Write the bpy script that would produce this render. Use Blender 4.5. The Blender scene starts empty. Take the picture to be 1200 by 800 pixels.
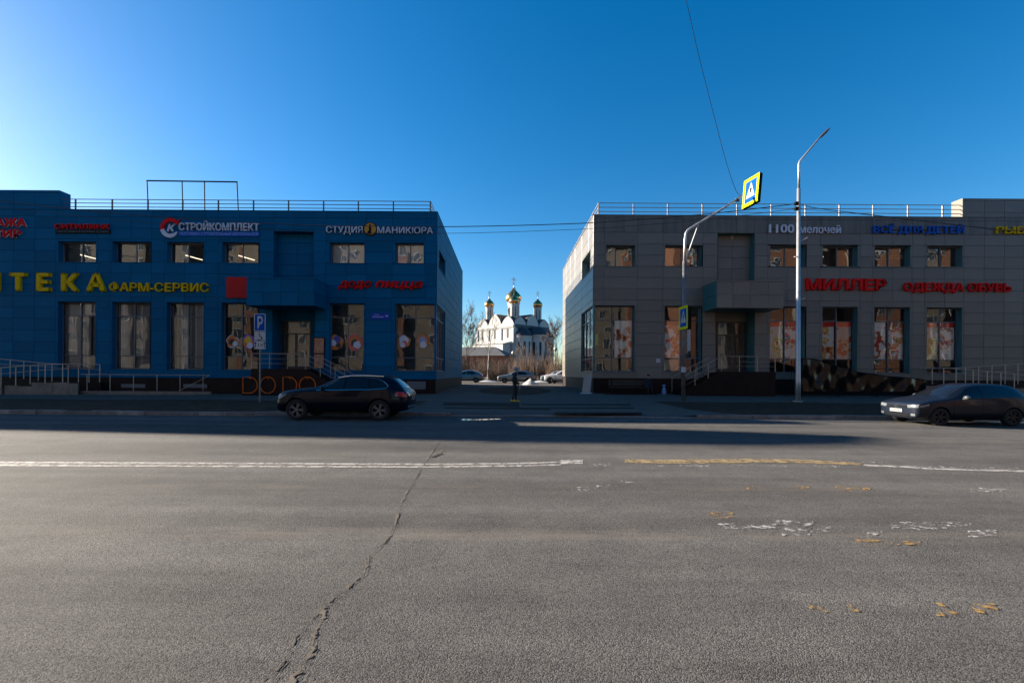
import bpy, bmesh, math, random
from mathutils import Vector, Matrix
from mathutils.bvhtree import BVHTree
random.seed(7)
RAD = math.radians
SC = bpy.context.scene
COL = SC.collection

# ------------------------------------------------------------------ camera
FPX, PX0, PY0, ROLL, EYE = 533.0, 592.0, 437.0, 0.0065, 1.6
cd = bpy.data.cameras.new('Camera'); cam = bpy.data.objects.new('Camera', cd); COL.objects.link(cam)
cd.sensor_width = 36.0; cd.lens = FPX / 1200 * 36.0
cd.shift_x = (600 - PX0) / 1200; cd.shift_y = (PY0 - 400) / 1200
cd.clip_start = 0.05; cd.clip_end = 5000
_r = Vector((1, 0, ROLL)).normalized(); _u = Vector((-ROLL, 0, 1)).normalized(); _b = Vector((0, -1, 0))
M = Matrix.Identity(4)
for i in range(3):
    M[i][0] = _r[i]; M[i][1] = _u[i]; M[i][2] = _b[i]
M[2][3] = EYE
cam.matrix_world = M
SC.camera = cam

# ------------------------------------------------------------------ light
SUN = Vector((-2.95, 1.155, 1.0)).normalized()          # towards the sun
EL = math.asin(SUN.z); AZ = math.atan2(SUN.x, SUN.y)    # clockwise from +Y
w = bpy.data.worlds.new('World'); SC.world = w; w.use_nodes = True
nt = w.node_tree; nt.nodes.clear()
wo = nt.nodes.new('ShaderNodeOutputWorld'); wb = nt.nodes.new('ShaderNodeBackground')
sk = nt.nodes.new('ShaderNodeTexSky'); sk.sky_type = 'NISHITA'; sk.sun_disc = False
sk.sun_elevation = EL; sk.sun_rotation = AZ
sk.air_density = 1.0; sk.dust_density = 0.42; sk.ozone_density = 3.0; sk.altitude = 100
wb.inputs['Strength'].default_value = 0.05
hs_ = nt.nodes.new('ShaderNodeHueSaturation'); hs_.inputs['Saturation'].default_value = 1.38
nt.links.new(sk.outputs[0], hs_.inputs['Color']); nt.links.new(hs_.outputs[0], wb.inputs[0]); nt.links.new(wb.outputs[0], wo.inputs[0])
sl = bpy.data.lights.new('sun', 'SUN'); sl.energy = 5.0; sl.angle = RAD(0.53); sl.color = (1.0, 0.90, 0.76)
so = bpy.data.objects.new('sun', sl); COL.objects.link(so)
so.rotation_euler = SUN.to_track_quat('Z', 'Y').to_euler()
so.location = SUN * 200
SC.view_settings.view_transform = 'Standard'; SC.view_settings.look = 'None'
SC.view_settings.exposure = 1.98; SC.view_settings.gamma = 1
SC.cycles.max_bounces = 8; SC.cycles.transparent_max_bounces = 12
SC.cycles.use_denoising = True

# ------------------------------------------------------------------ measuring: a photo pixel and a distance give a point
def W(px, py, D):
    dx, dy = px - PX0, py - PY0
    qx, qy = dx + ROLL * dy, dy - ROLL * dx
    return Vector((qx * D / FPX, D, EYE - qy * D / FPX))
def WX(px, py, D): return W(px, py, D).x
def WZ(px, py, D): return W(px, py, D).z
def GP(px, py, z=0.0):
    dx, dy = px - PX0, py - PY0
    qx, qy = dx + ROLL * dy, dy - ROLL * dx
    D = (EYE - z) * FPX / qy
    return Vector((qx * D / FPX, D, z))

# ------------------------------------------------------------------ materials
MATS = {}
def node_mat(name):
    m = bpy.data.materials.new(name); m.use_nodes = True
    n = m.node_tree.nodes; b = n['Principled BSDF']
    return m, m.node_tree, b
def mat(name, col, rough=0.6, metal=0.0, var=0.0, vscale=4.0, bump=0.0, bscale=60.0, spec=0.5, objvar=0.0, coat=0.0, emit=None, estr=0.0, col2=None, stretch=(1, 1, 1), coords='Object'):
    if name in MATS: return MATS[name]
    m, t, b = node_mat(name)
    b.inputs['Base Color'].default_value = (*col, 1); b.inputs['Roughness'].default_value = rough
    b.inputs['Metallic'].default_value = metal; b.inputs['Specular IOR Level'].default_value = spec
    if coat: b.inputs['Coat Weight'].default_value = coat; b.inputs['Coat Roughness'].default_value = 0.04
    L = t.links; src = None
    tc = t.nodes.new('ShaderNodeTexCoord'); mp = t.nodes.new('ShaderNodeMapping'); mp.inputs['Scale'].default_value = stretch
    if coords == 'Position':
        ge = t.nodes.new('ShaderNodeNewGeometry'); L.new(ge.outputs['Position'], mp.inputs['Vector'])
    else: L.new(tc.outputs[coords], mp.inputs['Vector'])
    if var or col2:
        nz = t.nodes.new('ShaderNodeTexNoise'); nz.inputs['Scale'].default_value = vscale; nz.inputs['Detail'].default_value = 6; nz.inputs['Roughness'].default_value = 0.65
        L.new(mp.outputs[0], nz.inputs['Vector'])
        cr = t.nodes.new('ShaderNodeValToRGB')
        c2 = col2 or tuple(min(1, c * (1 + var)) for c in col); c1 = col if col2 else tuple(c * (1 - var) for c in col)
        cr.color_ramp.elements[0].position = 0.32; cr.color_ramp.elements[0].color = (*c1, 1)
        cr.color_ramp.elements[1].position = 0.68; cr.color_ramp.elements[1].color = (*c2, 1)
        L.new(nz.outputs['Fac'], cr.inputs[0]); src = cr.outputs[0]
    if objvar:
        oi = t.nodes.new('ShaderNodeObjectInfo'); hs = t.nodes.new('ShaderNodeHueSaturation')
        mr = t.nodes.new('ShaderNodeMapRange'); mr.inputs[3].default_value = 1 - objvar; mr.inputs[4].default_value = 1 + objvar
        L.new(oi.outputs['Random'], mr.inputs[0]); L.new(mr.outputs[0], hs.inputs['Value'])
        if src: L.new(src, hs.inputs['Color'])
        else: hs.inputs['Color'].default_value = (*col, 1)
        src = hs.outputs[0]
    if src: L.new(src, b.inputs['Base Color'])
    if bump:
        bn = t.nodes.new('ShaderNodeTexNoise'); bn.inputs['Scale'].default_value = bscale; bn.inputs['Detail'].default_value = 4
        L.new(mp.outputs[0], bn.inputs['Vector'])
        bp = t.nodes.new('ShaderNodeBump'); bp.inputs['Strength'].default_value = min(1, bump); bp.inputs['Distance'].default_value = 0.01 * max(1, bump)
        L.new(bn.outputs['Fac'], bp.inputs['Height']); L.new(bp.outputs[0], b.inputs['Normal'])
    if emit:
        b.inputs['Emission Color'].default_value = (*emit, 1); b.inputs['Emission Strength'].default_value = estr
    MATS[name] = m
    return m

def glass_mat(name, tint=(0.88, 0.9, 0.91), refl=0.28, wave=0.0, wscale=0.8):
    m, t, b = node_mat(name); n = t.nodes; L = t.links
    n.remove(b); out = n['Material Output']
    tr = n.new('ShaderNodeBsdfTransparent'); tr.inputs[0].default_value = (*tint, 1)
    gl = n.new('ShaderNodeBsdfGlossy'); gl.inputs['Roughness'].default_value = 0.01; gl.inputs[0].default_value = (0.95, 0.97, 1, 1)
    fr = n.new('ShaderNodeLayerWeight'); fr.inputs[0].default_value = 0.35
    mr = n.new('ShaderNodeMapRange'); mr.inputs[3].default_value = refl; mr.inputs[4].default_value = 0.95
    L.new(fr.outputs['Fresnel'], mr.inputs[0])
    mx = n.new('ShaderNodeMixShader'); L.new(mr.outputs[0], mx.inputs[0]); L.new(tr.outputs[0], mx.inputs[1]); L.new(gl.outputs[0], mx.inputs[2])
    L.new(mx.outputs[0], out.inputs[0])
    if wave:
        tc = n.new('ShaderNodeTexCoord'); oi = n.new('ShaderNodeObjectInfo')
        va = n.new('ShaderNodeVectorMath'); va.operation = 'ADD'
        vs = n.new('ShaderNodeVectorMath'); vs.operation = 'SCALE'; vs.inputs[3].default_value = 37.0
        cb = n.new('ShaderNodeCombineXYZ'); L.new(oi.outputs['Random'], cb.inputs[0]); L.new(oi.outputs['Random'], cb.inputs[2])
        L.new(cb.outputs[0], vs.inputs[0]); L.new(tc.outputs['Object'], va.inputs[0]); L.new(vs.outputs[0], va.inputs[1])
        nz = n.new('ShaderNodeTexNoise'); nz.inputs['Scale'].default_value = wscale; nz.inputs['Detail'].default_value = 0.5
        L.new(va.outputs[0], nz.inputs['Vector'])
        bp = n.new('ShaderNodeBump'); bp.inputs['Strength'].default_value = 1.0; bp.inputs['Distance'].default_value = wave
        L.new(nz.outputs['Fac'], bp.inputs['Height']); L.new(bp.outputs[0], gl.inputs['Normal'])
    MATS[name] = m
    return m

# ------------------------------------------------------------------ mesh collecting
class MB:
    def __init__(s): s.v = []; s.f = []; s.mi = []; s.cur = 0
    def face(s, pts):
        k = len(s.v); s.v += [tuple(p) for p in pts]; s.f.append(tuple(range(k, k + len(pts)))); s.mi.append(s.cur); return s
    def box(s, x0, x1, y0, y1, z0, z1):
        k = len(s.v)
        s.v += [(x0, y0, z0), (x1, y0, z0), (x1, y1, z0), (x0, y1, z0), (x0, y0, z1), (x1, y0, z1), (x1, y1, z1), (x0, y1, z1)]
        for q in ((0, 3, 2, 1), (4, 5, 6, 7), (0, 1, 5, 4), (1, 2, 6, 5), (2, 3, 7, 6), (3, 0, 4, 7)):
            s.f.append(tuple(k + i for i in q)); s.mi.append(s.cur)
        return s
    def tube(s, pts, r, n=6, cap=True):
        pts = [Vector(p) for p in pts]; rr = r if isinstance(r, (list, tuple)) else [r] * len(pts)
        k0 = len(s.v); ref = None
        for i, p in enumerate(pts):
            d = (pts[min(i + 1, len(pts) - 1)] - pts[max(i - 1, 0)])
            d = d.normalized() if d.length > 1e-9 else Vector((0, 0, 1))
            if ref is None:
                ref = Vector((0, 0, 1)) if abs(d.z) < 0.9 else Vector((1, 0, 0))
            a = (ref - d * ref.dot(d)).normalized(); ref = a; b2 = d.cross(a)
            for j in range(n):
                an = 2 * math.pi * j / n
                s.v.append(tuple(p + (a * math.cos(an) + b2 * math.sin(an)) * rr[i]))
        for i in range(len(pts) - 1):
            for j in range(n):
                a = k0 + i * n + j; b2 = k0 + i * n + (j + 1) % n
                s.f.append((a, b2, b2 + n, a + n)); s.mi.append(s.cur)
        if cap:
            s.f.append(tuple(k0 + j for j in reversed(range(n)))); s.mi.append(s.cur)
            e = k0 + (len(pts) - 1) * n
            s.f.append(tuple(e + j for j in range(n))); s.mi.append(s.cur)
        return s
    def lathe(s, prof, c=(0, 0, 0), n=20, a0=0.0, a1=2 * math.pi):
        full = abs(a1 - a0 - 2 * math.pi) < 1e-6; m = n if full else n + 1; k0 = len(s.v)
        for (r, z) in prof:
            for j in range(m):
                a = a0 + (a1 - a0) * j / n
                s.v.append((c[0] + r * math.cos(a), c[1] + r * math.sin(a), c[2] + z))
        for i in range(len(prof) - 1):
            for j in range(n):
                a = k0 + i * m + j; b2 = k0 + i * m + (j + 1) % m
                s.f.append((a, b2, b2 + m, a + m)); s.mi.append(s.cur)
        return s
    def prism(s, poly, y0, y1):                     # poly of (x,z), extruded along y
        n = len(poly); k = len(s.v)
        s.v += [(x, y0, z) for x, z in poly] + [(x, y1, z) for x, z in poly]
        s.f.append(tuple(k + i for i in range(n))); s.mi.append(s.cur)
        s.f.append(tuple(k + n + i for i in reversed(range(n)))); s.mi.append(s.cur)
        for i in range(n):
            j = (i + 1) % n
            s.f.append((k + j, k + i, k + n + i, k + n + j)); s.mi.append(s.cur)
        return s
    def grid(s, rows):                              # rows of points
        k = len(s.v); n = len(rows[0])
        for r in rows: s.v += [tuple(p) for p in r]
        for i in range(len(rows) - 1):
            for j in range(n - 1):
                s.f.append((k + i * n + j, k + i * n + j + 1, k + (i + 1) * n + j + 1, k + (i + 1) * n + j)); s.mi.append(s.cur)
        return s
    def xf(s, Mx):
        s.v = [tuple(Mx @ Vector(p)) for p in s.v]; return s
    def mesh(s, name, mats, smooth=False):
        me = bpy.data.meshes.new(name); me.from_pydata(s.v, [], s.f)
        for m in (mats if isinstance(mats, (list, tuple)) else [mats]): me.materials.append(m)
        if any(s.mi): me.polygons.foreach_set('material_index', s.mi)
        bm = bmesh.new(); bm.from_mesh(me); bmesh.ops.recalc_face_normals(bm, faces=bm.faces[:]); bm.to_mesh(me); bm.free()
        if smooth: me.polygons.foreach_set('use_smooth', [True] * len(me.polygons))
        return me
    def build(s, name, mats, parent=None, smooth=False, loc=None):
        return add(name, s.mesh(name, mats, smooth), parent, loc)

def add(name, me, parent=None, loc=None):
    o = bpy.data.objects.new(name, me); COL.objects.link(o)
    if loc is not None: o.location = loc
    if parent is not None: o.parent = parent
    return o
def tag(o, label=None, cat=None, group=None, kind=None):
    if label: o['label'] = label
    if cat: o['category'] = cat
    if group: o['group'] = group
    if kind: o['kind'] = kind
    return o
def thing(name, label, cat, loc=(0, 0, 0), rz=0.0, group=None):
    o = bpy.data.objects.new(name, None); COL.objects.link(o); o.location = loc; o.rotation_euler = (0, 0, rz)
    o.empty_display_size = 0.2
    return tag(o, label, cat, group)
def part_empty(name, parent):
    o = bpy.data.objects.new(name, None); COL.objects.link(o); o.parent = parent; o.empty_display_size = 0.1
    return o
def auto_smooth(me, ang=40):
    bm = bmesh.new(); bm.from_mesh(me)
    for e in bm.edges:
        if len(e.link_faces) == 2 and e.calc_face_angle(0) > RAD(ang): e.smooth = False
    for f in bm.faces: f.smooth = True
    bm.to_mesh(me); bm.free()

# ------------------------------------------------------------------ terrain height
def lerp_tab(x, tab):
    if x <= tab[0][0]: return tab[0][1]
    for (a, va), (b, vb) in zip(tab, tab[1:]):
        if x <= b: return va + (vb - va) * (x - a) / (b - a)
    return tab[-1][1]
def gz(x, y):
    side = lerp_tab(x, [(-40, 0.0), (-30, 0.02), (-4.6, 0.17), (6, 0.30), (20, 0.26), (60, 0.2)])
    k = lerp_tab(y, [(17, 0.0), (23, 0.35), (30.5, 1.0)])
    v = 0.13 * (1 - k) + side * k
    if y > 30.5: v = side + (lerp_tab(y, [(30.5, side), (50, 0.40), (60, 0.45), (130, 0.8), (1500, 2.0)]) - side) * min(1, (y - 30.5) / 6)
    return v
# ================================================================== GROUND
def asphalt_mat(name, c_lo, c_hi, grain=1.0, bands=True, bump=0.0045, rough=0.95):
    m, t, b = node_mat(name); n = t.nodes; L = t.links
    tc = n.new('ShaderNodeTexCoord')
    def noise(scale, detail=4, stretch=None, rgh=0.6):
        z = n.new('ShaderNodeTexNoise'); z.inputs['Scale'].default_value = scale; z.inputs['Detail'].default_value = detail; z.inputs['Roughness'].default_value = rgh
        if stretch:
            mp = n.new('ShaderNodeMapping'); mp.inputs['Scale'].default_value = stretch; L.new(tc.outputs['Object'], mp.inputs[0]); L.new(mp.outputs[0], z.inputs['Vector'])
        else: L.new(tc.outputs['Object'], z.inputs['Vector'])
        return z.outputs['Fac']
    def ramp(src, p0, c0, p1, c1):
        r = n.new('ShaderNodeValToRGB'); r.color_ramp.elements[0].position = p0; r.color_ramp.elements[0].color = (*c0, 1)
        r.color_ramp.elements[1].position = p1; r.color_ramp.elements[1].color = (*c1, 1); L.new(src, r.inputs[0]); return r.outputs[0]
    def mix(f, a, bb, mode='MIX'):
        x = n.new('ShaderNodeMix'); x.data_type = 'RGBA'; x.blend_type = mode
        if isinstance(f, float): x.inputs[0].default_value = f
        else: L.new(f, x.inputs[0])
        L.new(a, x.inputs[6])
        if isinstance(bb, tuple): x.inputs[7].default_value = (*bb, 1)
        else: L.new(bb, x.inputs[7])
        return x.outputs[2]
    col = ramp(noise(0.8, 5, (0.10, 1.1, 1)), 0.36, c_lo, 0.7, c_hi)
    col = mix(0.5, col, ramp(noise(1.7, 6), 0.3, (0.36, 0.36, 0.36), 0.7, (0.64, 0.63, 0.61)), 'OVERLAY')
    vo = n.new('ShaderNodeTexVoronoi'); vo.inputs['Scale'].default_value = 125 * grain; L.new(tc.outputs['Object'], vo.inputs['Vector'])
    stone = n.new('ShaderNodeSeparateColor'); L.new(vo.outputs['Color'], stone.inputs[0])
    col = mix(0.75, col, ramp(stone.outputs[0], 0.05, (0.16, 0.16, 0.17), 0.95, (0.87, 0.85, 0.82)), 'OVERLAY')
    col = mix(0.6, col, ramp(noise(240 * grain, 3), 0.35, (0.2, 0.2, 0.2), 0.65, (0.8, 0.8, 0.8)), 'OVERLAY')
    if bands:
        sy = n.new('ShaderNodeSeparateXYZ'); L.new(tc.outputs['Object'], sy.inputs[0])
        for yc, wd, amt, bc in ((4.52, 0.22, 0.5, (0.17, 0.14, 0.115)), (6.35, 0.25, 0.25, (0.17, 0.14, 0.115)), (11.2, 0.5, 0.22, (0.17, 0.14, 0.115)), (3.1, 0.7, 0.22, (0.045, 0.044, 0.043)), (5.5, 0.6, 0.22, (0.045, 0.044, 0.043)), (7.2, 0.5, 0.22, (0.048, 0.046, 0.045)), (9.6, 0.6, 0.2, (0.05, 0.048, 0.046))):
            s1 = n.new('ShaderNodeMath'); s1.operation = 'SUBTRACT'; L.new(sy.outputs[1], s1.inputs[0]); s1.inputs[1].default_value = yc
            s2 = n.new('ShaderNodeMath'); s2.operation = 'ABSOLUTE'; L.new(s1.outputs[0], s2.inputs[0])
            mr = n.new('ShaderNodeMapRange'); mr.inputs[1].default_value = 0; mr.inputs[2].default_value = wd; mr.inputs[3].default_value = amt; mr.inputs[4].default_value = 0
            L.new(s2.outputs[0], mr.inputs[0])
            nn = ramp(noise(2.2, 5, (0.35, 2.2, 1)), 0.42, (0, 0, 0), 0.62, (1, 1, 1))
            mu = n.new('ShaderNodeMath'); mu.operation = 'MULTIPLY'; L.new(mr.outputs[0], mu.inputs[0]); L.new(nn, mu.inputs[1])
            col = mix(mu.outputs[0], col, bc)
    L.new(col, b.inputs['Base Color']); b.inputs['Roughness'].default_value = rough; b.inputs['Specular IOR Level'].default_value = 0.12
    ds = n.new('ShaderNodeMath'); ds.operation = 'ADD'
    mv = n.new('ShaderNodeMath'); mv.operation = 'MULTIPLY'; L.new(vo.outputs['Distance'], mv.inputs[0]); mv.inputs[1].default_value = -0.9
    L.new(mv.outputs[0], ds.inputs[0]); L.new(noise(150 * grain, 2, None, 0.6), ds.inputs[1])
    bp = n.new('ShaderNodeBump'); bp.inputs['Strength'].default_value = 0.9; bp.inputs['Distance'].default_value = bump
    L.new(ds.outputs[0], bp.inputs['Height']); L.new(bp.outputs[0], b.inputs['Normal'])
    MATS[name] = m; return m

def paint_mat(name, col, worn=0.5, scale=9.0, soft=0.12):
    m, t, b = node_mat(name); n = t.nodes; L = t.links
    b.inputs['Base Color'].default_value = (*col, 1); b.inputs['Roughness'].default_value = 0.7
    tc = n.new('ShaderNodeTexCoord'); z = n.new('ShaderNodeTexNoise'); z.inputs['Scale'].default_value = scale; z.inputs['Detail'].default_value = 9; z.inputs['Roughness'].default_value = 0.72
    L.new(tc.outputs['Object'], z.inputs['Vector'])
    r = n.new('ShaderNodeValToRGB'); r.color_ramp.elements[0].position = worn - soft * 0.8; r.color_ramp.elements[0].color = (0, 0, 0, 1); r.color_ramp.elements[1].position = worn + soft * 1.1
    L.new(z.outputs['Fac'], r.inputs[0])
    tr = n.new('ShaderNodeBsdfTransparent'); mx = n.new('ShaderNodeMixShader')
    L.new(r.outputs[0], mx.inputs[0]); L.new(tr.outputs[0], mx.inputs[1]); L.new(b.outputs[0], mx.inputs[2]); L.new(mx.outputs[0], n['Material Output'].inputs[0])
    MATS[name] = m; return m

m_road = asphalt_mat('asphalt_road', (0.066, 0.063, 0.0605), (0.116, 0.111, 0.106))
m_walk = asphalt_mat('asphalt_pavement', (0.088, 0.076, 0.066), (0.120, 0.105, 0.092), 1.0, False, 0.004)
m_soil = mat('verge_soil', (0.022, 0.010, 0.005), 0.98, var=0, col2=(0.075, 0.040, 0.020), vscale=3.0, bump=2.0, bscale=22, spec=0.2)
m_kerb = mat('kerb_concrete', (0.19, 0.17, 0.155), 0.85, var=0.35, vscale=2.5, bump=0.8, bscale=40, objvar=0.3)
m_white = paint_mat('worn_white_paint', (0.36, 0.335, 0.305), 0.44, 7)
m_white2 = paint_mat('flaked_white_paint', (0.34, 0.32, 0.30), 0.55, 11, 0.05)
m_yel = paint_mat('worn_yellow_paint', (0.27, 0.19, 0.09), 0.44, 6)
m_yel2 = paint_mat('flaked_yellow_paint', (0.30, 0.175, 0.05), 0.55, 11, 0.05)
m_sand = mat('dry_sand', (0.125, 0.104, 0.085), 0.95, var=0.3, vscale=12, spec=0.1)
m_dark = mat('crack_bitumen', (0.022, 0.021, 0.020), 0.95, spec=0.2)

# far ground sheet
g = MB(); g.face([(-3000, -3000, -0.06), (3000, -3000, -0.06), (3000, 3000, -0.06), (-3000, 3000, -0.06)])
tag(g.build('ground', m_soil), kind='structure')
# carriageway
road = MB().grid([[(x, y, 0.0) for x in (-400, -60, -20, 0, 20, 60, 400)] for y in (-4.0, 4.0, 10.0, 18.0)]).build('road', m_road)
tag(road, kind='structure')
# pavement and yard: one sheet behind the kerb
KERB = [(-90, 17.2), (-45, 16.9), (-18.5, 16.55), (-9.0, 16.3), (-7.9, 16.85), (3, 16.8), (7.5, 16.5), (45, 16.4), (90, 16.4)]
def kerb_y(x): return lerp_tab(x, KERB)
xs = [-90, -75, -60, -45, -35, -30, -25, -20, -15, -12, -9, -7.9, -6, -4.6, -3, -1.5, 0, 1.5, 3, 4.5, 6, 7.5, 10, 15, 20, 30, 45, 60, 90]
rows = []
for k, yv in enumerate([0, 1.2, 3.0, 6.0, 23.5, 27, 30.5, 33, 36.5, 42, 50, 60, 64]):
    rows.append([(x, (kerb_y(x) + 0.02 + yv) if k < 4 else yv, gz(x, (kerb_y(x) + 0.02 + yv) if k < 4 else yv) - (0.09 if (k == 0 and -2.8 < x < 6.8) else 0)) for x in xs])
pav = MB().grid(rows).build('pavement', m_walk); tag(pav, kind='structure')
rows = [[(x, y, gz(x, y) + (0.05 if y > 65 else -0.02) + random.uniform(0, 0.1) * (y > 66)) for x in [-900, -300, -150, -90, -60, -40] + list(range(-30, 31, 3)) + [40, 60, 90, 150, 300, 900]] for y in (63, 66, 69, 73, 78, 84, 92, 100, 110, 122, 140, 200, 400, 1200)]
m_yard = mat('dry_grass_ground', (0.06, 0.05, 0.034), 0.95, col2=(0.12, 0.10, 0.07), vscale=1.2, bump=2, bscale=9, spec=0.2)
tag(MB().grid(rows).build('terrain', m_yard), kind='structure')

# kerb stones
kr = part_empty('kerb', None); tag(kr, kind='structure')
x = -44.0
while x < 45:
    ln = 1.0; xe = x + ln - 0.012
    ya, yb = kerb_y(x), kerb_y(xe)
    low = -2.9 < x < 6.9
    h = (0.045 if low else 0.14) + random.uniform(-0.012, 0.012); jy = random.uniform(-0.015, 0.015); wd = 0.15
    b = MB(); c = 0.02
    pr = [(-0.0, -0.05), (0.0, h - c), (c, h), (wd, h), (wd, -0.05)]
    A = [(x, ya + jy + p, q) for p, q in pr]; B = [(xe, yb + jy + p, q) for p, q in pr]
    n5 = len(A); b.v = A + B
    b.f = [tuple(range(n5)), tuple(reversed(range(n5, 2 * n5)))] + [(i, i + n5, (i + 1) % n5 + n5, (i + 1) % n5) for i in range(n5)]; b.mi = [0] * len(b.f)
    b.build('kerb_stone', m_kerb, kr)
    x += ln

# soil verges, lumpy
def verge(name, poly_fn, x0, x1, label_kind, step=0.55):
    nx = int((x1 - x0) / step); ny = 14; rows = []
    for j in range(ny + 1):
        row = []
        for i in range(nx + 1):
            xx = x0 + (x1 - x0) * i / nx; ya, yb = poly_fn(xx); yy = ya + (yb - ya) * j / ny
            e = min(1, 4 * min(j / ny, 1 - j / ny, i / nx * 6, (1 - i / nx) * 6))
            row.append((xx, yy, gz(xx, yy) + 0.006 + e * (0.03 + 0.05 * random.random())))
        rows.append(row)
    o = MB().grid(rows).build(name, m_soil, None, True); tag(o, kind='structure'); return o
verge('verge', lambda x: (kerb_y(x) + 0.17, 23.3 + 0.25 * math.sin(x * 0.7)), -60, -3.9, 0)
verge('verge', lambda x: (kerb_y(x) + 0.17 + max(0, (8.6 - x)) * 2.2, 23.2 + 0.2 * math.sin(x)), 7.6, 60, 0)
# planting bed in the passage
rows = []
for j in range(7):
    r = j / 6
    rows.append([(0.75 + 2.75 * r * math.cos(a), 35.5 + 6.6 * r * math.sin(a), gz(0.75 + 2.75 * r * math.cos(a), 35.5 + 6.6 * r * math.sin(a)) + 0.02 + 0.16 * (1 - r ** 2) * (0.8 + 0.4 * random.random())) for a in [2 * math.pi * i / 28 for i in range(29)]])
tag(MB().grid(rows).build('planting_bed', m_soil, None, True), kind='structure')
# soil strips let into the pavement by the driveway
m_strip = mat('bare_soil_strip', (0.025, 0.016, 0.012), 0.95, var=0.3, vscale=5, spec=0.2)
for (pts) in ([(518, 474.5), (521, 471.2), (608, 472), (609, 476.5)], [(521, 478.2), (608, 479), (644, 480.2), (644, 478.2), (608, 477.2), (521, 477)],
              [(611, 473), (739, 473.3), (739, 474.9), (611, 474.2)], [(612, 477.2), (743, 477.2), (743, 478.6), (612, 478.2)], [(649, 482.8), (752, 482.7), (752, 484.4), (649, 484.2)]):
    mb = MB(); top = []
    for p in pts:
        v = GP(*p, 0.2)
        for _ in range(3): v = GP(*p, gz(v.x, v.y) + 0.008)
        top.append((v.x, v.y, gz(v.x, v.y) + 0.012))
    bot = [(a, b2, c - 0.02) for a, b2, c in top]; n5 = len(top)
    mb.v = top + bot; mb.f = [tuple(range(n5))] + [(i, (i + 1) % n5, (i + 1) % n5 + n5, i + n5) for i in range(n5)]; mb.mi = [0] * len(mb.f)
    tag(mb.build('soil_strip', m_strip), kind='structure')

# ---- markings (parts of the road)
def strip(name, pts, width_px, m, z=0.006, jit=0.0):
    rows = [[], []]
    for (px, py), wd in zip(pts, width_px if isinstance(width_px, list) else [width_px] * len(pts)):
        a = GP(px, py - wd / 2); b2 = GP(px, py + wd / 2)
        rows[0].append((a.x, a.y + random.uniform(-jit, jit), z)); rows[1].append((b2.x, b2.y + random.uniform(-jit, jit), z))
    return MB().grid(rows).build(name, m, road)
strip('centre_line', [(-300, 539.6), (0, 541.6), (250, 542.8), (500, 544.0), (600, 543.2), (657, 541.4)], 1.5, m_white)
strip('centre_line', [(-300, 543.5), (0, 545.4), (250, 546.5), (500, 547.2), (600, 546.0), (657, 544.6)], 1.6, m_white)
strip('sand_streak', [(-300, 541.5), (0, 543.5), (250, 544.7), (500, 545.6), (600, 544.7), (655, 543)], 2.6, paint_mat('sand_dust', (0.13, 0.11, 0.09), 0.44, 5), 0.004)
strip('centre_line', [(657, 541.5), (683, 541.2)], 4.5, m_white)
strip('centre_line', [(692, 545.0), (716, 544.6)], 2.5, m_white2)
strip('yellow_line', [(732, 540.2), (780, 541.0), (850, 540.3), (900, 539.7), (960, 541.4), (1010, 543.8)], [4.0, 4.6, 4.8, 4.6, 4.0, 2.6], m_yel)
for a, b2, y, wd in ((765, 778, 545.6, 1.6), (796, 831, 545.8, 2), (858, 874, 545.2, 1.8), (901, 925, 546, 2.2), (954, 986, 546.3, 2.4), (1010, 1034, 541.6, 1.2)):
    strip('white_dash', [(a, y), (b2, y + 0.3)], wd, m_white2)
strip('centre_line', [(1012, 545), (1030, 546), (1060, 547), (1090, 549.3), (1200, 552.2), (1500, 557)], 2.0, m_white)
strip('centre_line', [(1060, 545), (1090, 546.8), (1200, 549.2), (1500, 554)], 1.6, m_white2)
for a, y, ln, wd, mm in ((850, 616.5, 60, 3.5, m_white2), (914, 614, 34, 5, m_white2), (920, 622, 26, 7, m_white2), (948, 620, 22, 4, m_white2), (1018, 626, 14, 4, m_white2), (1052, 616, 50, 5, m_white2), (1092, 614.5, 40, 3, m_white2), (1138, 625, 26, 5, m_white2),
                      (832, 603.5, 24, 4, m_yel2), (876, 572.5, 10, 3, m_yel2), (932, 571, 14, 2, m_yel2), (983, 572.3, 32, 3, m_yel2), (1142, 574, 32, 3, m_white2), (1010, 635, 60, 4, m_yel2),
                      (952, 714, 24, 5, m_yel2), (994, 713, 12, 5, m_yel2), (1100, 714, 20, 9, m_yel2), (1142, 713, 24, 7, m_yel2), (675, 573, 20, 2.5, m_white2), (700, 570, 12, 2.5, m_white2), (730, 564, 12, 1.6, m_white2)):
    strip('paint_remnant', [(a - ln * 0.15, y), (a + ln * 0.5, y + 0.4), (a + ln * 1.15, y)], [wd * 1.7, wd * 1.9, wd * 1.5], mm)
# ---- crack
def crack(pts, wl, m, z, off=0.0, seed=1, nsub=9, jit=0.006, gap=0):
    rnd = random.Random(seed); P2 = [GP(*p) for p in pts]; line = []
    for a, b2 in zip(P2, P2[1:]):
        for k in range(nsub):
            t = k / nsub; p = a.lerp(b2, t); d = (b2 - a).normalized(); nrm = Vector((-d.y, d.x, 0))
            line.append((p + nrm * (rnd.gauss(0, jit) + off), nrm))
    rows = [[], []]
    for p, nrm in line:
        wv = wl * max(0.04, rnd.gauss(0.55, 0.5) if gap == 0 else (rnd.gauss(0.7, 0.5) if math.sin(len(rows[0]) * 0.55 + seed) > gap - 1 else 0.05))
        rows[0].append((p.x + nrm.x * wv, p.y + nrm.y * wv, z)); rows[1].append((p.x - nrm.x * wv, p.y - nrm.y * wv, z))
    return MB().grid(rows).build('crack', m, road)
main = [(516, 516), (503, 535), (492, 553), (482, 570), (470, 592), (465, 613), (455, 632), (434, 652), (428, 672), (405, 692), (383, 708)]
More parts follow.
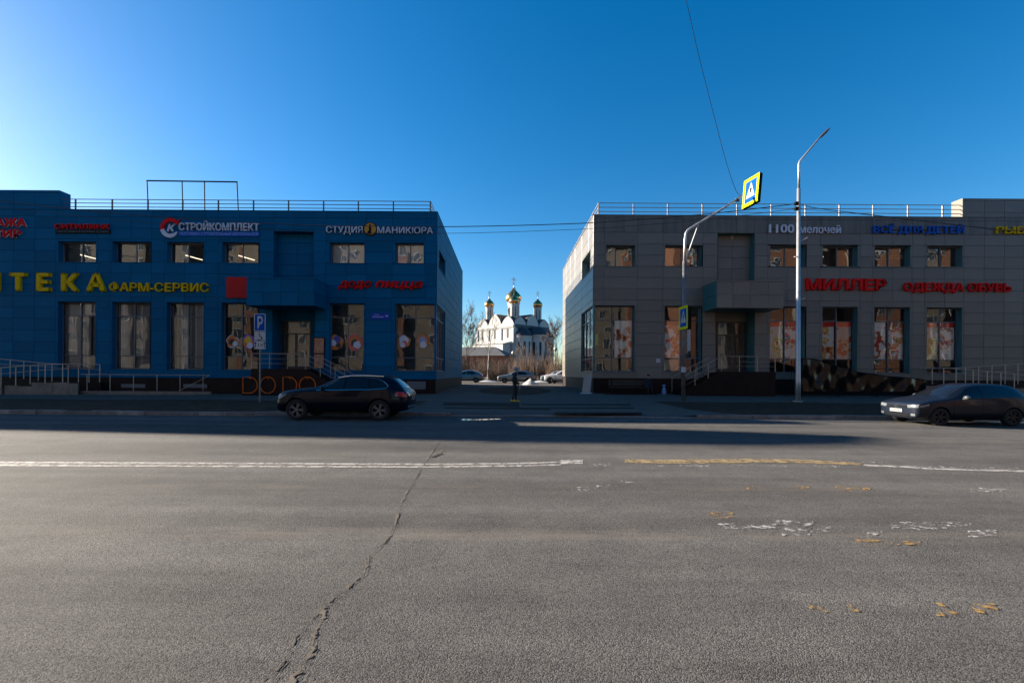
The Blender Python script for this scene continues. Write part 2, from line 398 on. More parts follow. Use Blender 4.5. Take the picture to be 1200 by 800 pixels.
br1 = [(383, 708), (380, 726), (369, 745), (368, 763), (352, 785), (336, 812)]
br2 = [(380, 712), (356, 735), (342, 758), (328, 783), (300, 800), (270, 822)]
crack(main, 0.017, m_sand, 0.004, -0.010, 3, gap=0.9); crack(main, 0.004, m_dark, 0.008, 0.0, 3)
crack(br1, 0.016, m_sand, 0.004, -0.010, 5, gap=0.8); crack(br1, 0.0028, m_dark, 0.008, 0.0, 5)
crack(br2, 0.007, m_sand, 0.004, -0.006, 6, gap=1.2); crack(br2, 0.0025, m_dark, 0.008, 0.0, 6)
crack([(328, 783), (320, 800), (312, 815)], 0.003, m_dark, 0.008, 0, 9)
crack([(503, 535), (514, 532), (520, 526)], 0.05, m_sand, 0.004, 0, 11); crack([(506, 536), (513, 533), (519, 531)], 0.05, m_dark, 0.008, 0, 12)
# shallow water lying along the kerb
m_water = mat('puddle_water', (0.02, 0.022, 0.025), 0.03, spec=0.9)
pp = [(534, 491.3), (542, 492.6), (556, 492.6), (575, 491.6), (590, 490.9), (580, 490.6), (560, 491.0), (543, 490.6)]
tag(MB().face([tuple(GP(*p) + Vector((0, 0, 0.005))) for p in pp]).build('puddle', m_water), kind='structure')
# ================================================================== THE TWO SHOP BUILDINGS
Y0 = 30.5                       # facade plane of both
m_blue = mat('blue_cassette', (0.0, 0.098, 0.205), 0.48, var=0.06, vscale=1.5, objvar=0.12, spec=0.05)
m_grey = mat('grey_cassette', (0.165, 0.147, 0.126), 0.36, var=0.07, vscale=1.2, objvar=0.08, spec=0.25)
m_grey_top = mat('streaked_grey_cassette', (0.165, 0.147, 0.126), 0.4, objvar=0.06, spec=0.25, col2=(0.085, 0.082, 0.075), vscale=1.0, stretch=(3.2, 3.2, 0.25), coords='Position')
m_teal = mat('teal_return', (0.03, 0.12, 0.13), 0.4, var=0.08, objvar=0.0)
m_seam = mat('dark_seam', (0.012, 0.012, 0.014), 0.9, spec=0.1)
m_plinth = mat('maroon_plinth_tile', (0.018, 0.008, 0.0065), 0.6, spec=0.15, var=0.2, vscale=3, objvar=0.2)
m_pvc = mat('grey_window_frame', (0.10, 0.11, 0.13), 0.45)
m_room = mat('dim_interior', (0.10, 0.09, 0.08), 0.9, var=0.4, vscale=1.5)
m_room2 = mat('pale_interior', (0.45, 0.42, 0.38), 0.9, var=0.2, vscale=1.0)
m_steel = mat('stainless_steel', (0.30, 0.285, 0.27), 0.35, 0.6)
m_steel_d = mat('painted_roof_rail', (0.11, 0.095, 0.09), 0.6, 0.0)
m_glass = glass_mat('shop_glass', refl=0.04, wave=0.008, wscale=0.8)
m_glass_u = glass_mat('upper_glass', refl=0.12, wave=0.010, wscale=0.9)
m_blind = mat('fabric_blind', (0.62, 0.58, 0.54), 0.9, var=0.1, vscale=2)
m_roof = mat('roofing_felt', (0.10, 0.10, 0.10), 0.9)

_pan = {}
def panel_mesh(wd, ht, m):
    k = (round(wd, 2), round(ht, 2), m.name)
    if k in _pan: return _pan[k]
    a, b2 = wd / 2, ht / 2; c = 0.015; d = 0.03
    mb = MB()
    o = [(-a, 0, -b2), (a, 0, -b2), (a, 0, b2), (-a, 0, b2)]; e = [(-a, -d + 0.008, -b2), (a, -d + 0.008, -b2), (a, -d + 0.008, b2), (-a, -d + 0.008, b2)]
    i2 = [(-a + c, -d, -b2 + c), (a - c, -d, -b2 + c), (a - c, -d, b2 - c), (-a + c, -d, b2 - c)]
    mb.v = o + e + i2
    for q in range(4):
        r = (q + 1) % 4
        mb.f += [(q, r, r + 4, q + 4), (q + 4, r + 4, r + 8, q + 8)]
    mb.f.append((8, 9, 10, 11)); mb.mi = [0] * len(mb.f)
    _pan[k] = mb.mesh('panel', m); return _pan[k]
def subtract(cell, holes):
    out = [cell]
    for (hx0, hx1, hz0, hz1) in holes:
        nxt = []
        for (x0, x1, z0, z1) in out:
            if hx1 <= x0 or hx0 >= x1 or hz1 <= z0 or hz0 >= z1: nxt.append((x0, x1, z0, z1)); continue
            if hz1 < z1: nxt.append((x0, x1, hz1, z1))
            if hz0 > z0: nxt.append((x0, x1, z0, hz0))
            a, b2 = max(z0, hz0), min(z1, hz1)
            if hx0 > x0: nxt.append((x0, hx0, a, b2))
            if hx1 < x1: nxt.append((hx1, x1, a, b2))
        out = nxt
    return out
class Wall:                       # a wall plane: local u along it, v up, d outwards
    def __init__(s, origin, rz): s.o = Vector(origin); s.rz = rz; s.R = Matrix.Rotation(rz, 3, 'Z')
    def p(s, u, d, v): return s.o + s.R @ Vector((u, -d, v))
    def put(s, name, me, parent, u, d, v):
        o = add(name, me, parent, s.p(u, d, v)); o.rotation_euler = (0, 0, s.rz); return o
def clad(wall, parent, cols, rows, holes, m, gap=0.014):
    for x0, x1 in zip(cols, cols[1:]):
        for z0, z1 in zip(rows, rows[1:]):
            for (a, b2, c, d) in subtract((x0, x1, z0, z1), holes):
                if b2 - a < 0.09 or d - c < 0.07: continue
                o = wall.put('panel', panel_mesh(b2 - a - gap, d - c - gap, m), parent, (a + b2) / 2, 0, (c + d) / 2)
                o.rotation_euler = (random.gauss(0, 0.0016), 0, wall.rz + random.gauss(0, 0.0016))
def backing(wall, parent, x0, x1, z0, z1, holes, m, name='wall'):
    mb = MB()
    for (a, b2, c, d) in subtract((x0, x1, z0, z1), holes):
        mb.face([wall.p(a, -0.004, c), wall.p(b2, -0.004, c), wall.p(b2, -0.004, d), wall.p(a, -0.004, d)])
    return mb.build(name, m, parent)
def corner_room(B, x0, x1, y1, z0, z1, inner):
    # the shop space behind a corner window: open to both glazed sides
    ya = Y0 + 0.45; mb = MB()
    mb.face([(x0, ya, z0), (x1, ya, z0), (x1, y1, z0), (x0, y1, z0)]).face([(x0, ya, z1), (x1, ya, z1), (x1, y1, z1), (x0, y1, z1)])
    mb.face([(x0, y1, z0), (x1, y1, z0), (x1, y1, z1), (x0, y1, z1)]).face([(inner, ya, z0), (inner, y1, z0), (inner, y1, z1), (inner, ya, z1)])
    mb.build('corner_room', m_room, B)
def window(wall, parent, x0, x1, z0, z1, mull, trans, m_rev, glass, depth=0.34, inside='dark', room=True, label=None, openleft=True, openright=True):
    wd, ht = x1 - x0, z1 - z0; t = 0.055
    mb = MB(); xsn = [0] + [wd * f for f in mull] + [wd]; zsn = [0] + [ht * f for f in trans] + [ht]
    mb.box(0, t, depth - 0.05, depth + 0.04, 0, ht).box(wd - t, wd, depth - 0.05, depth + 0.04, 0, ht)
    mb.box(t, wd - t, depth - 0.05, depth + 0.04, 0, t).box(t, wd - t, depth - 0.05, depth + 0.04, ht - t, ht)
    for xm in xsn[1:-1]: mb.box(xm - t / 2, xm + t / 2, depth - 0.055, depth + 0.04, t, ht - t)
    for zm in zsn[1:-1]:
        for a, b2 in zip(xsn, xsn[1:]): mb.box(a + t / 2 + 0.003, b2 - t / 2 - 0.003, depth - 0.045, depth + 0.035, zm - t / 2, zm + t / 2)
    win = wall.put('window', mb.mesh('window', m_pvc), parent, x0, 0, z0)
    rv = MB(); e = 0.002
    rv.face([(0, -0.03, ht), (wd, -0.03, ht), (wd, depth + 0.05, ht), (0, depth + 0.05, ht)])
    if openleft: rv.face([(0, -0.03, 0), (0, depth + 0.05, 0), (0, depth + 0.05, ht), (0, -0.03, ht)])
    if openright: rv.face([(wd, -0.03, 0), (wd, depth + 0.05, 0), (wd, depth + 0.05, ht), (wd, -0.03, ht)])
    add('reveal', rv.mesh('reveal', m_rev), win)
    add('sill', MB().box(-0.04 if openleft else 0.0, wd + (0.04 if openright else 0.0), -0.07, depth + 0.05, -0.035, 0.0).mesh('sill', m_rev), win)
    for a, b2 in zip(xsn, xsn[1:]):
        for c, d in zip(zsn, zsn[1:]):
            o = add('pane', MB().face([(a, 0, c), (b2, 0, c), (b2, 0, d), (a, 0, d)]).mesh('pane', glass), win, (0, depth, 0))
            o.rotation_euler = (random.gauss(0, 0.006), 0, random.gauss(0, 0.008))
    if room:
        rd = 1.9
        mb = MB(); y1 = depth + 0.06
        P = [(-0.3, -0.2), (wd + 0.3, -0.2), (wd + 0.3, ht + 0.25), (-0.3, ht + 0.25)]
        for i in range(4):
            (ax, az), (bx, bz) = P[i], P[(i + 1) % 4]
            mb.face([(ax, y1, az), (bx, y1, bz), (bx, y1 + rd, bz), (ax, y1 + rd, az)])
        mb.face([(p[0], y1 + rd, p[1]) for p in P])
        add('interior', mb.mesh('interior', m_room if inside != 'pale' else m_room2), win)
    if inside == 'blind':
        mb = MB(); k = int(wd / 0.145)
        for i in range(k):
            cx = (i + 0.5) * wd / k; a = RAD(random.choice([15, 20, 35, 75, 60, 10])); hx, hy = 0.06 * math.cos(a), 0.06 * math.sin(a)
            if random.random() < 0.12: continue
            mb.face([(cx - hx, depth + 0.15 - hy, 0.1), (cx + hx, depth + 0.15 + hy, 0.1), (cx + hx, depth + 0.15 + hy, ht - 0.1), (cx - hx, depth + 0.15 - hy, ht - 0.1)])
        add('blind', mb.mesh('blind', m_blind), win)
    if inside == 'roller':
        add('blind', MB().box(0.06, wd - 0.06, depth + 0.07, depth + 0.08, 0.05, ht - 0.05).mesh('blind', m_blind), win)
    return win
def poster_mat(name, seed, base, accents, band):
    m, t, b = node_mat(name); n = t.nodes; L = t.links
    tc = n.new('ShaderNodeTexCoord'); mp = n.new('ShaderNodeMapping'); mp.inputs['Location'].default_value = (seed * 3.1, seed * 1.7, seed * 2.3); L.new(tc.outputs['Object'], mp.inputs[0])
    vo = n.new('ShaderNodeTexNoise'); vo.inputs['Scale'].default_value = 2.3; vo.inputs['Detail'].default_value = 2.5; L.new(mp.outputs[0], vo.inputs['Vector'])
    r = n.new('ShaderNodeValToRGB'); r.color_ramp.interpolation = 'CONSTANT'
    e = r.color_ramp.elements; e[0].position = 0; e[0].color = (*base, 1); e[1].position = 0.52; e[1].color = (*accents[0], 1)
    for k, c in enumerate(accents[1:]): q = e.new(0.57 + 0.05 * k); q.color = (*c, 1)
    L.new(vo.outputs['Fac'], r.inputs[0])
    sx = n.new('ShaderNodeSeparateXYZ'); L.new(tc.outputs['Generated'], sx.inputs[0])
    gt = n.new('ShaderNodeMath'); gt.operation = 'GREATER_THAN'; gt.inputs[1].default_value = 0.86; L.new(sx.outputs[2], gt.inputs[0])
    mx = n.new('ShaderNodeMix'); mx.data_type = 'RGBA'; L.new(gt.outputs[0], mx.inputs[0]); L.new(r.outputs[0], mx.inputs[6]); mx.inputs[7].default_value = (*band, 1)
    L.new(mx.outputs[2], b.inputs['Base Color']); b.inputs['Roughness'].default_value = 0.6
    return m
RED, SKIN, WHT, BRN, YEL, GRN = (0.75, 0.03, 0.02), (0.7, 0.36, 0.2), (0.88, 0.87, 0.84), (0.25, 0.1, 0.04), (0.8, 0.55, 0.05), (0.2, 0.45, 0.08)
POST = [poster_mat('advert_print_%d' % i, i + 1, *a) for i, a in enumerate([
    (WHT, [SKIN, BRN, RED], WHT), (WHT, [RED, SKIN, YEL, BRN], (0.5, 0.15, 0.06)), ((0.6, 0.62, 0.6), [GRN, YEL, WHT, BRN], RED),
    (WHT, [SKIN, RED, (0.1, 0.2, 0.4)], RED), (WHT, [YEL, SKIN, RED, BRN], RED), ((0.55, 0.5, 0.45), [SKIN, BRN, RED], RED)])]

# ---- signs
_chr = {}; _adv = {}
def bold(me, b, e):
    # flat glyph -> solid letter; every outline edge also gets a bar of half-width b, which thickens the stroke
    bm = bmesh.new(); bm.from_mesh(me); bpy.data.meshes.remove(me); bmesh.ops.remove_doubles(bm, verts=bm.verts[:], dist=1e-5); mb = MB()
    for f in bm.faces:
        mb.face([(v.co.x, v.co.y, e) for v in f.verts])
    for ed in bm.edges:
        if len(ed.link_faces) != 1: continue
        p, q = ed.verts[0].co, ed.verts[1].co; d = q - p
        if d.length < 1e-6: continue
        d.normalize(); n = Vector((-d.y, d.x, 0)) * max(b, 0.002); d = d * max(b, 0.002) * 0.8; z1 = e * 0.985 - 0.0005
        c = [p - d - n, q + d - n, q + d + n, p - d + n]; t = [(v.x, v.y, z1) for v in c]; k = [(v.x, v.y, -e) for v in c]
        mb.face(t)
        for i in range(4): mb.face([t[i], t[(i + 1) % 4], k[(i + 1) % 4], k[i]])
    bm.free(); m2 = bpy.data.meshes.new('g'); m2.from_pydata(mb.v, [], mb.f); return m2
def char_mesh(ch, off, ext):
    k = (ch, off, ext)
    if k in _chr: return _chr[k]
    def tx(s, e=0.0, o=0.0):
        c = bpy.data.curves.new('t', 'FONT'); c.body = s; c.size = 1; c.resolution_u = 3; c.offset = o; c.extrude = e
        ob = bpy.data.objects.new('t', c)
        me = bpy.data.meshes.new_from_object(ob)
        bpy.data.objects.remove(ob); bpy.data.curves.remove(c); return me
    def width(s):
        me = tx(s); xs2 = [v.co.x for v in me.vertices]; bpy.data.meshes.remove(me); return (min(xs2), max(xs2)) if xs2 else (0, 0)
    if ch not in _adv:
        a = width('|' + ch + '|'); b2 = width('||'); _adv[ch] = (a[1] - a[0]) - (b2[1] - b2[0])
    adv = _adv[ch]
    me = bold(tx(ch), off, ext) if ch != ' ' else None
    _chr[k] = (me, adv); return _chr[k]
def lettering(parent, text, p_left, p_right, capz, wall, d, m, off=0.02, ext=0.02, shear=0.0, one=False, name='letter', track=0.0):
    """text from p_left to p_right (u, v of the baseline), cap height capz, standing d off the wall"""
    ext_n = round(ext / capz * 0.7, 3)
    data = [char_mesh(c, off, ext_n) for c in text]
    hm = char_mesh('н' if text in ('додо', 'пицца') else 'Н', off, ext_n)[0]; H = max(v.co.y for v in hm.vertices) - min(v.co.y for v in hm.vertices); base = min(v.co.y for v in hm.vertices)
    x = 0; pos = []
    for me, adv in data: pos.append(x); x += adv + track
    first = min(v.co.x for v in data[0][0].vertices); last = pos[-1] + max(v.co.x for v in data[-1][0].vertices)
    (u0, v0), (u1, v1) = p_left, p_right
    sx = (u1 - u0) / (last - first); sz = capz / H; allmb = MB()
    for (me, adv), px in zip(data, pos):
        if me is None: continue
        bl = v0 + (v1 - v0) * (px / max(last, 0.01))
        vs = [((v.co.x + px - first + shear * (v.co.y - base)) * sx, -v.co.z * ext / max(ext_n, 1e-4) if ext else 0.0, (v.co.y - base) * sz) for v in me.vertices]
        fs = [tuple(p.vertices) for p in me.polygons]
        if one:
            k = len(allmb.v); allmb.v += [(a + u0, b2, c + bl) for a, b2, c in vs]; allmb.f += [tuple(k + i for i in f) for f in fs]; allmb.mi += [0] * len(fs); continue
        ox = min(v[0] for v in vs); m2 = bpy.data.meshes.new(name); m2.from_pydata([(a - ox, b2, c) for a, b2, c in vs], [], fs); m2.materials.append(m)
        wall.put(name, m2, parent, u0 + ox, d, bl)
    if one:
        m2 = bpy.data.meshes.new(name); m2.from_pydata(allmb.v, [], allmb.f); m2.materials.append(m); wall.put(name, m2, parent, 0, d, 0)
def sign_mat(name, col): return mat(name, col, 0.6, var=0.06, vscale=3, spec=0.1)
s_red = sign_mat('red_acrylic', (0.72, 0.008, 0.008)); s_yel = sign_mat('yellow_acrylic', (0.70, 0.42, 0.0)); s_white = sign_mat('white_acrylic', (0.62, 0.60, 0.66))
s_blu = sign_mat('blue_acrylic', (0.01, 0.10, 0.42)); s_blk = sign_mat('black_panel', (0.008, 0.008, 0.010)); s_org = sign_mat('orange_tube', (0.75, 0.13, 0.008)); s_gold = sign_mat('gold_disc', (0.6, 0.28, 0.05))
FRONT = Wall((0, Y0, 0), 0)
def sign(name, label, text, x0, x1, yt, yb, m, off=0.03, ext=0.045, shear=0, track=0.0, d=0.11):
    a = W(x0, yb, Y0 - d); b2 = W(x1, yb + 0.0065 * (x1 - x0), Y0 - d); cap = (yb - yt) / FPX * (Y0 - d)
    t = thing(name, label, 'sign', (a.x, Y0, a.z))
    wl = Wall((0, 0, 0), 0)
    lettering(t, text, (0, 0), (b2.x - a.x, 0), cap, wl, d, m, off, ext, shear, track=track)
    rb = MB(); rb.box(0.05, b2.x - a.x - 0.05, -d + ext, 0.0, cap * 0.42, cap * 0.42 + 0.035)
    rb.build('fixing_rail', m_seam, t)
    return t, a, b2, cap

# ------------------------------------------------------------------ LEFT (blue)
def zrow(y, x): return WZ(x, y, Y0)
LB = thing('shop_building', 'blue metal-clad two-storey shop building with corner glazing', 'building', (0, Y0, 0)); LB.location = (0, 0, 0)
XL1 = WX(511.8, 300, Y0); XL0 = -90.0; ZLR = WZ(300, 247.4, Y0); YB_L = 48.6; ZP = WZ(30, 441.5, Y0)
rowsL = [zrow(y, 30) for y in (441.5, 426.5, 413, 400, 386.5, 373, 360, 346.5, 333, 319.5, 306.5, 293.5, 280, 267, 253.5)] + [ZLR]
colsL = [WX(x, 290, Y0) for x in (-35, -8, 16.2, 41.2, 66, 90.3, 115, 130, 154, 178, 193, 217, 241, 256, 280.5, 304.5, 321)]
colsL2 = [WX(x, 290, Y0) for x in (367.6, 382, 405.7, 429.4, 459.8, 498.4)] + [XL1]
winx = [(69, 112.7), (132.3, 177), (196.3, 239.2), (260.5, 303), (386.5, 427), (463.5, 496.6)]
upL = [(WX(a, 295, Y0), WX(b2, 295, Y0), WZ(a, 307.0 + 0.3 * i, Y0), WZ(a, 283.0 + 0.3 * i, Y0)) for i, (a, b2) in enumerate(winx)]
zlo, zhi = WZ(90, 432.0, Y0), WZ(90, 353.6, Y0)
loL = [(WX(a, 295, Y0), WX(b2, 295, Y0), zlo, zhi) for (a, b2) in winx]
loL[3] = (loL[3][0], loL[3][1], zlo, zhi)
loL[5] = (loL[5][0], XL1 + 0.2, zlo, zhi)
recL = (WX(321, 290, Y0), WX(367.6, 290, Y0), WZ(345, 327, Y0), WZ(345, 271.5, Y0))
entL = (WX(319.5, 395, Y0), WX(369, 395, Y0), -1, WZ(345, 358, Y0))
holesL = upL + loL + [recL, entL]
clad(FRONT, LB, colsL, rowsL, holesL, m_blue); clad(FRONT, LB, colsL2, rowsL, holesL, m_blue)
cm = [colsL[-1], (recL[0] + recL[1]) / 2, colsL2[0]]
clad(FRONT, LB, cm, rowsL, holesL, m_blue)
backing(FRONT, LB, colsL[0], XL1, ZP, ZLR, holesL, m_seam)
# recessed bay above the canopy and entrance recess
RECF = Wall((0, Y0 + 0.55, 0), 0)
clad(RECF, LB, cm, rowsL, [(-99, 0, -1, recL[2]), (-99, 0, recL[3], 99)], m_blue)
mb = MB()
for (a, b2, c, d, dp) in ((*recL, 0.55), (entL[0], entL[1], 1.77, entL[3], 1.1)):
    mb.face([(a, Y0 - 0.03, c), (a, Y0 + dp, c), (a, Y0 + dp, d), (a, Y0 - 0.03, d)]); mb.face([(b2, Y0 - 0.03, c), (b2, Y0 + dp, c), (b2, Y0 + dp, d), (b2, Y0 - 0.03, d)])
    mb.face([(a, Y0 - 0.03, d), (b2, Y0 - 0.03, d), (b2, Y0 + dp, d), (a, Y0 + dp, d)]); mb.face([(a, Y0 - 0.03, c), (b2, Y0 - 0.03, c), (b2, Y0 + dp, c), (a, Y0 + dp, c)])
mb.build('recess_lining', m_blue, LB)
ENTY = Y0 + 1.1; ENTW = Wall((0, ENTY, 0), 0)
dxa, dxb = WX(330, 400, ENTY), WX(364.5, 400, ENTY); dza, dzb = 1.77, WZ(345, 376, ENTY)
backing(ENTW, LB, entL[0], entL[1], 1.7, entL[3], [(dxa, dxb, dza, dzb)], m_blue, 'entrance_wall')
insides = ['dark', 'dark', 'dark', 'dark', 'roller', 'roller']
for i, r in enumerate(upL):
    wn = window(FRONT, LB, *r, [0.5 if i > 1 else 0.53], [], m_blue, m_glass_u, inside=insides[i])
    if i in (0, 2, 3):
        tb = MB().tube([(0.5, 1.0, 0.75), (1.35, 1.5, 0.55)], 0.03, 6); add('ceiling_lamp', tb.mesh('ceiling_lamp', mat('lit_tube', (0.9, 0.85, 0.7), 0.5, emit=(1, 0.85, 0.6), estr=0.6)), wn)
ins = ['blind', 'blind', 'blind', 'dark', 'dark', 'dark']
for i, r in enumerate(loL):
    window(FRONT, LB, r[0], min(r[1], XL1 - 0.12), r[2], r[3], [0.5], [0.2, 0.8], m_blue, m_glass, inside=ins[i], openright=(i < 5), room=(i < 5))
corner_room(LB, loL[5][0] - 0.3, XL1 - 0.13, 35.1, zlo - 0.2, zhi + 0.25, loL[5][0] - 0.3)
# right-hand side wall
SIDL = Wall((XL1, 0, 0), RAD(90))
syb = [Y0, 32.0, 34.8, 37.5, 40.2, 42.9, 45.6, YB_L]
suw = (31.45, 34.6, WZ(514, 311.5, 30.95), WZ(514, 290.5, 30.95)); slw = (Y0 - 0.2, 34.8, zlo, zhi)
clad(SIDL, LB, syb, rowsL, [suw, slw], m_blue); backing(SIDL, LB, Y0, YB_L, ZP, ZLR, [suw, slw], m_seam, 'side_wall')
window(SIDL, LB, *suw, [0.5], [], m_blue, m_glass_u)
window(SIDL, LB, Y0 + 0.12, 34.8, zlo, zhi, [0.33, 0.66], [0.2, 0.8], m_blue, m_glass, openleft=False, depth=0.12, room=False)
MB().box(XL1 - 0.12, XL1 + 0.01, Y0 - 0.01, Y0 + 0.12, zlo, zhi).build('corner_post', m_blue, LB)
# plinth tiles, parapet cap, roof, rear
def plinth(B, x0, x1, ztop, yb, sidex, sgn, holes=()):
    st = 1.35; x = x0
    while x < x1 - 0.05:
        xe = min(x + st, x1)
        o = MB().box(x + 0.004, xe - 0.004, Y0 + 0.035, Y0 + 0.12, -0.3, ztop - 0.012).build('plinth_slab', m_plinth, B); x = xe
    y = Y0 + 0.125
    while y < yb - 0.05:
        ye = min(y + 2.2, yb)
        a, b2 = (sidex - 0.12, sidex - 0.035) if sgn > 0 else (sidex + 0.035, sidex + 0.12)
        MB().box(a, b2, y + 0.004, ye - 0.004, -0.3, ztop - 0.012).build('plinth_slab', m_plinth, B); y = ye
plinth(LB, colsL[0], XL1 - 0.035, ZP, YB_L, XL1, 1)
MB().box(colsL[0], XL1 + 0.05, Y0 - 0.05, Y0 + 0.3, ZLR, ZLR + 0.045).box(XL1 - 0.3, XL1 + 0.05, Y0 + 0.3, YB_L, ZLR, ZLR + 0.045).build('parapet_cap', m_blue, LB)
MB().box(-90, XL1 - 0.3, Y0 + 1.9, YB_L - 0.02, ZLR - 0.4, ZLR - 0.2).build('roof', m_roof, LB)
MB().face([(-90, YB_L, 0), (XL1, YB_L, 0), (XL1, YB_L, ZLR), (-90, YB_L, ZLR)]).build('rear_wall', m_blue, LB)
# wing further along the street, beyond the picture, with its raised parapet
xw = colsL[0]
MB().box(-90, xw - 0.02, Y0, Y0 + 0.4, -0.3, ZLR).box(-90.3, -90, Y0, YB_L, -0.3, ZLR).build('wing_wall', m_blue, LB)
xbox = WX(69.9, 235, Y0); zbox = WZ(70, 223, Y0)
PARW = Wall((0, Y0, 0), 0)
clad(PARW, LB, [c for c in colsL if c < xbox - 0.3] + [xbox], [ZLR + 0.05, WZ(30, 240, Y0), WZ(30, 226, Y0), zbox], [], m_blue)
MB().box(-90, xbox - 0.004, Y0 + 0.002, Y0 + 0.78, ZLR + 0.046, zbox).build('raised_parapet', m_blue, LB)
pd = [(-80, zbox + 0.02), (-80, 15.4), (-66, 15.7), (-60, 16.15), (-55, 16.9), (-51, 17.5), (-46, 17.7), (-42.5, 17.35), (-39.3, 16.6), (-40.5, 15.7), (-42.6, 14.95), (-46, 14.3), (-50, zbox + 0.02)]  # unseen rooftop outline, added and shaped to cast the tapering shadow on the road
MB().prism(pd, Y0 + 0.1, Y0 + 0.6).build('unseen_shadow_caster', m_blue, LB)
# canopy
def canopy(B, px_l, px_r, y_t, y_b, D, m, mside, seams):
    xa, xb = WX(px_l, y_b, D), WX(px_r, y_b, D); zt, zb = WZ((px_l + px_r) / 2, y_t, D), WZ((px_l + px_r) / 2, y_b, D)
    c = part_empty('canopy', B)
    MB().box(xa + 0.005, xb - 0.005, D + 0.005, Y0 - 0.002, zb, zt - 0.02).build('canopy_body', mside, c)
    MB().box(xa - 0.05, xb + 0.05, D - 0.06, Y0 - 0.035, zt, zt + 0.07).build('canopy_cap', m, c)
    wl = Wall((0, D, 0), 0); zm = (zt + zb) / 2
    cs = [xa] + [WX(s, y_b, D) for s in seams] + [xb]
    clad(wl, c, cs, [zb, zm, zt], [], m)
    for sgn, xw2 in ((-1, xa), (1, xb)):
        w2 = Wall((xw2, 0, 0), RAD(90 * sgn))
        us = sorted([sgn * D, sgn * (Y0 - 0.02)]); clad(w2, c, us, [zb, zm, zt], [], mside)
    return xa, xb, zb, zt
canopy(LB, 289.3, 368, 327, 358, 28.6, m_blue, m_blue, (308, 329, 349.7))
lp = W(338.5, 358.3, 29.2); MB().lathe([(0.0, -0.06), (0.09, -0.06), (0.1, 0)], lp, 10).build('downlight', mat('lit_downlight', (1, 0.9, 0.75), 0.5, emit=(1, 0.8, 0.55), estr=6), LB)
# entrance door
def door(B, wall, xa, xb, za, zb):
    wd, ht = xb - xa, zb - za; t = 0.09; hh = ht * 0.72
    mb = MB().box(0, t, -0.05, 0.06, 0, ht).box(wd - t, wd, -0.05, 0.06, 0, ht).box(t, wd - t, -0.05, 0.06, ht - t, ht).box(t, wd - t, -0.05, 0.06, hh, hh + t).box(wd / 2 - 0.07, wd / 2 + 0.07, -0.05, 0.06, 0, hh)
    mb.box(t, wd / 2 - 0.07, -0.04, 0.05, 0, 0.2).box(wd / 2 + 0.07, wd - t, -0.04, 0.05, 0, 0.2)
    dr = wall.put('door', mb.mesh('door', mat('dark_door_frame', (0.03, 0.03, 0.035), 0.4)), B, xa, 0, za)
    for a, b2, c, d in ((t, wd / 2 - 0.07, 0.2, hh), (wd / 2 + 0.07, wd - t, 0.2, hh), (t, wd - t, hh + t, ht - t)):
        add('pane', MB().face([(a, 0, c), (b2, 0, c), (b2, 0, d), (a, 0, d)]).mesh('pane', m_glass), dr)
    for s in (-1, 1): add('handle', MB().tube([(wd / 2 + s * 0.13, -0.09, 0.9), (wd / 2 + s * 0.13, -0.09, 1.5)], 0.015).mesh('handle', m_steel), dr)
    rm = MB(); P = [(-0.5, 0), (wd + 0.5, 0), (wd + 0.5, ht), (-0.5, ht)]
    for i in range(4):
        (ax, az), (bx, bz) = P[i], P[(i + 1) % 4]; rm.face([(ax, 0.07, az), (bx, 0.07, bz), (bx, 2.4, bz), (ax, 2.4, az)])
    rm.face([(p[0], 2.4, p[1]) for p in P]); add('lobby', rm.mesh('lobby', m_room2), dr)
door(LB, ENTW, dxa, dxb, dza, dzb)
# roof railing
def railing(B, x0, x1, zr, ztop, posts, y, name='roof_railing', m=m_steel_d, side=None):
    r = part_empty(name, B)
    for k in range(3):
        z = zr + (ztop - zr) * (k + 1) / 3 - 0.02
        MB().tube([(x0, y, z), (x1, y, z)], 0.028, 6).build('rail', m, r)
        if side: MB().tube([(side[0], y + 0.01, z), (side[0], side[1], z)], 0.028, 6).build('rail', m, r)
    for px in posts: MB().box(px - 0.035, px + 0.035, y - 0.035, y + 0.035, zr, ztop - 0.03).build('post', m, r)
    if side:
        yy = y + 2.4
        while yy < side[1]: MB().box(side[0] - 0.035, side[0] + 0.035, yy - 0.035, yy + 0.035, zr, ztop - 0.03).build('post', m, r); yy += 2.4
YR = Y0 + 0.16
zrt = WZ(300, 234.5, YR)
railing(LB, xbox + 0.02, WX(504.5, 240, YR), ZLR + 0.04, zrt, [WX(x, 240, YR) for x in (88.6, 131.6, 173.5, 214.2, 256, 297.2, 338.2, 379.3, 420, 461, 504.3)], YR, side=(WX(504.5, 240, YR), YB_L - 0.2))
# bare billboard frame on the roof
bf = thing('billboard_frame', 'empty black steel billboard frame standing on blue building roof', 'frame', (WX(225, 246, Y0 + 0.6), Y0 + 0.6, ZLR - 0.2))
bx0 = bf.location.x
yb2 = Y0 + 0.6
tops = [(172.3, 211.8), (213.3, 212.3), (239.5, 212.7), (277.6, 213.3)]; bots = [(174, 252), (214.3, 252), (240, 252), (279.6, 252)]
m_fr = mat('black_steel', (0.012, 0.012, 0.014), 0.9, 0.0, spec=0.1)
for (a, b2) in zip(tops, bots):
    p, q = W(*a, yb2), W(*b2, yb2); MB().tube([(q.x - bx0, 0, -0.1), (p.x - bx0, 0, p.z - ZLR + 0.2)], 0.045, 4).build('post', m_fr, bf)
p, q = W(*tops[0], yb2), W(*tops[3], yb2); MB().tube([(p.x - bx0 - 0.03, 0, p.z - ZLR + 0.2), (q.x - bx0 + 0.03, 0, q.z - ZLR + 0.2)], 0.05, 4).build('top_bar', m_fr, bf)

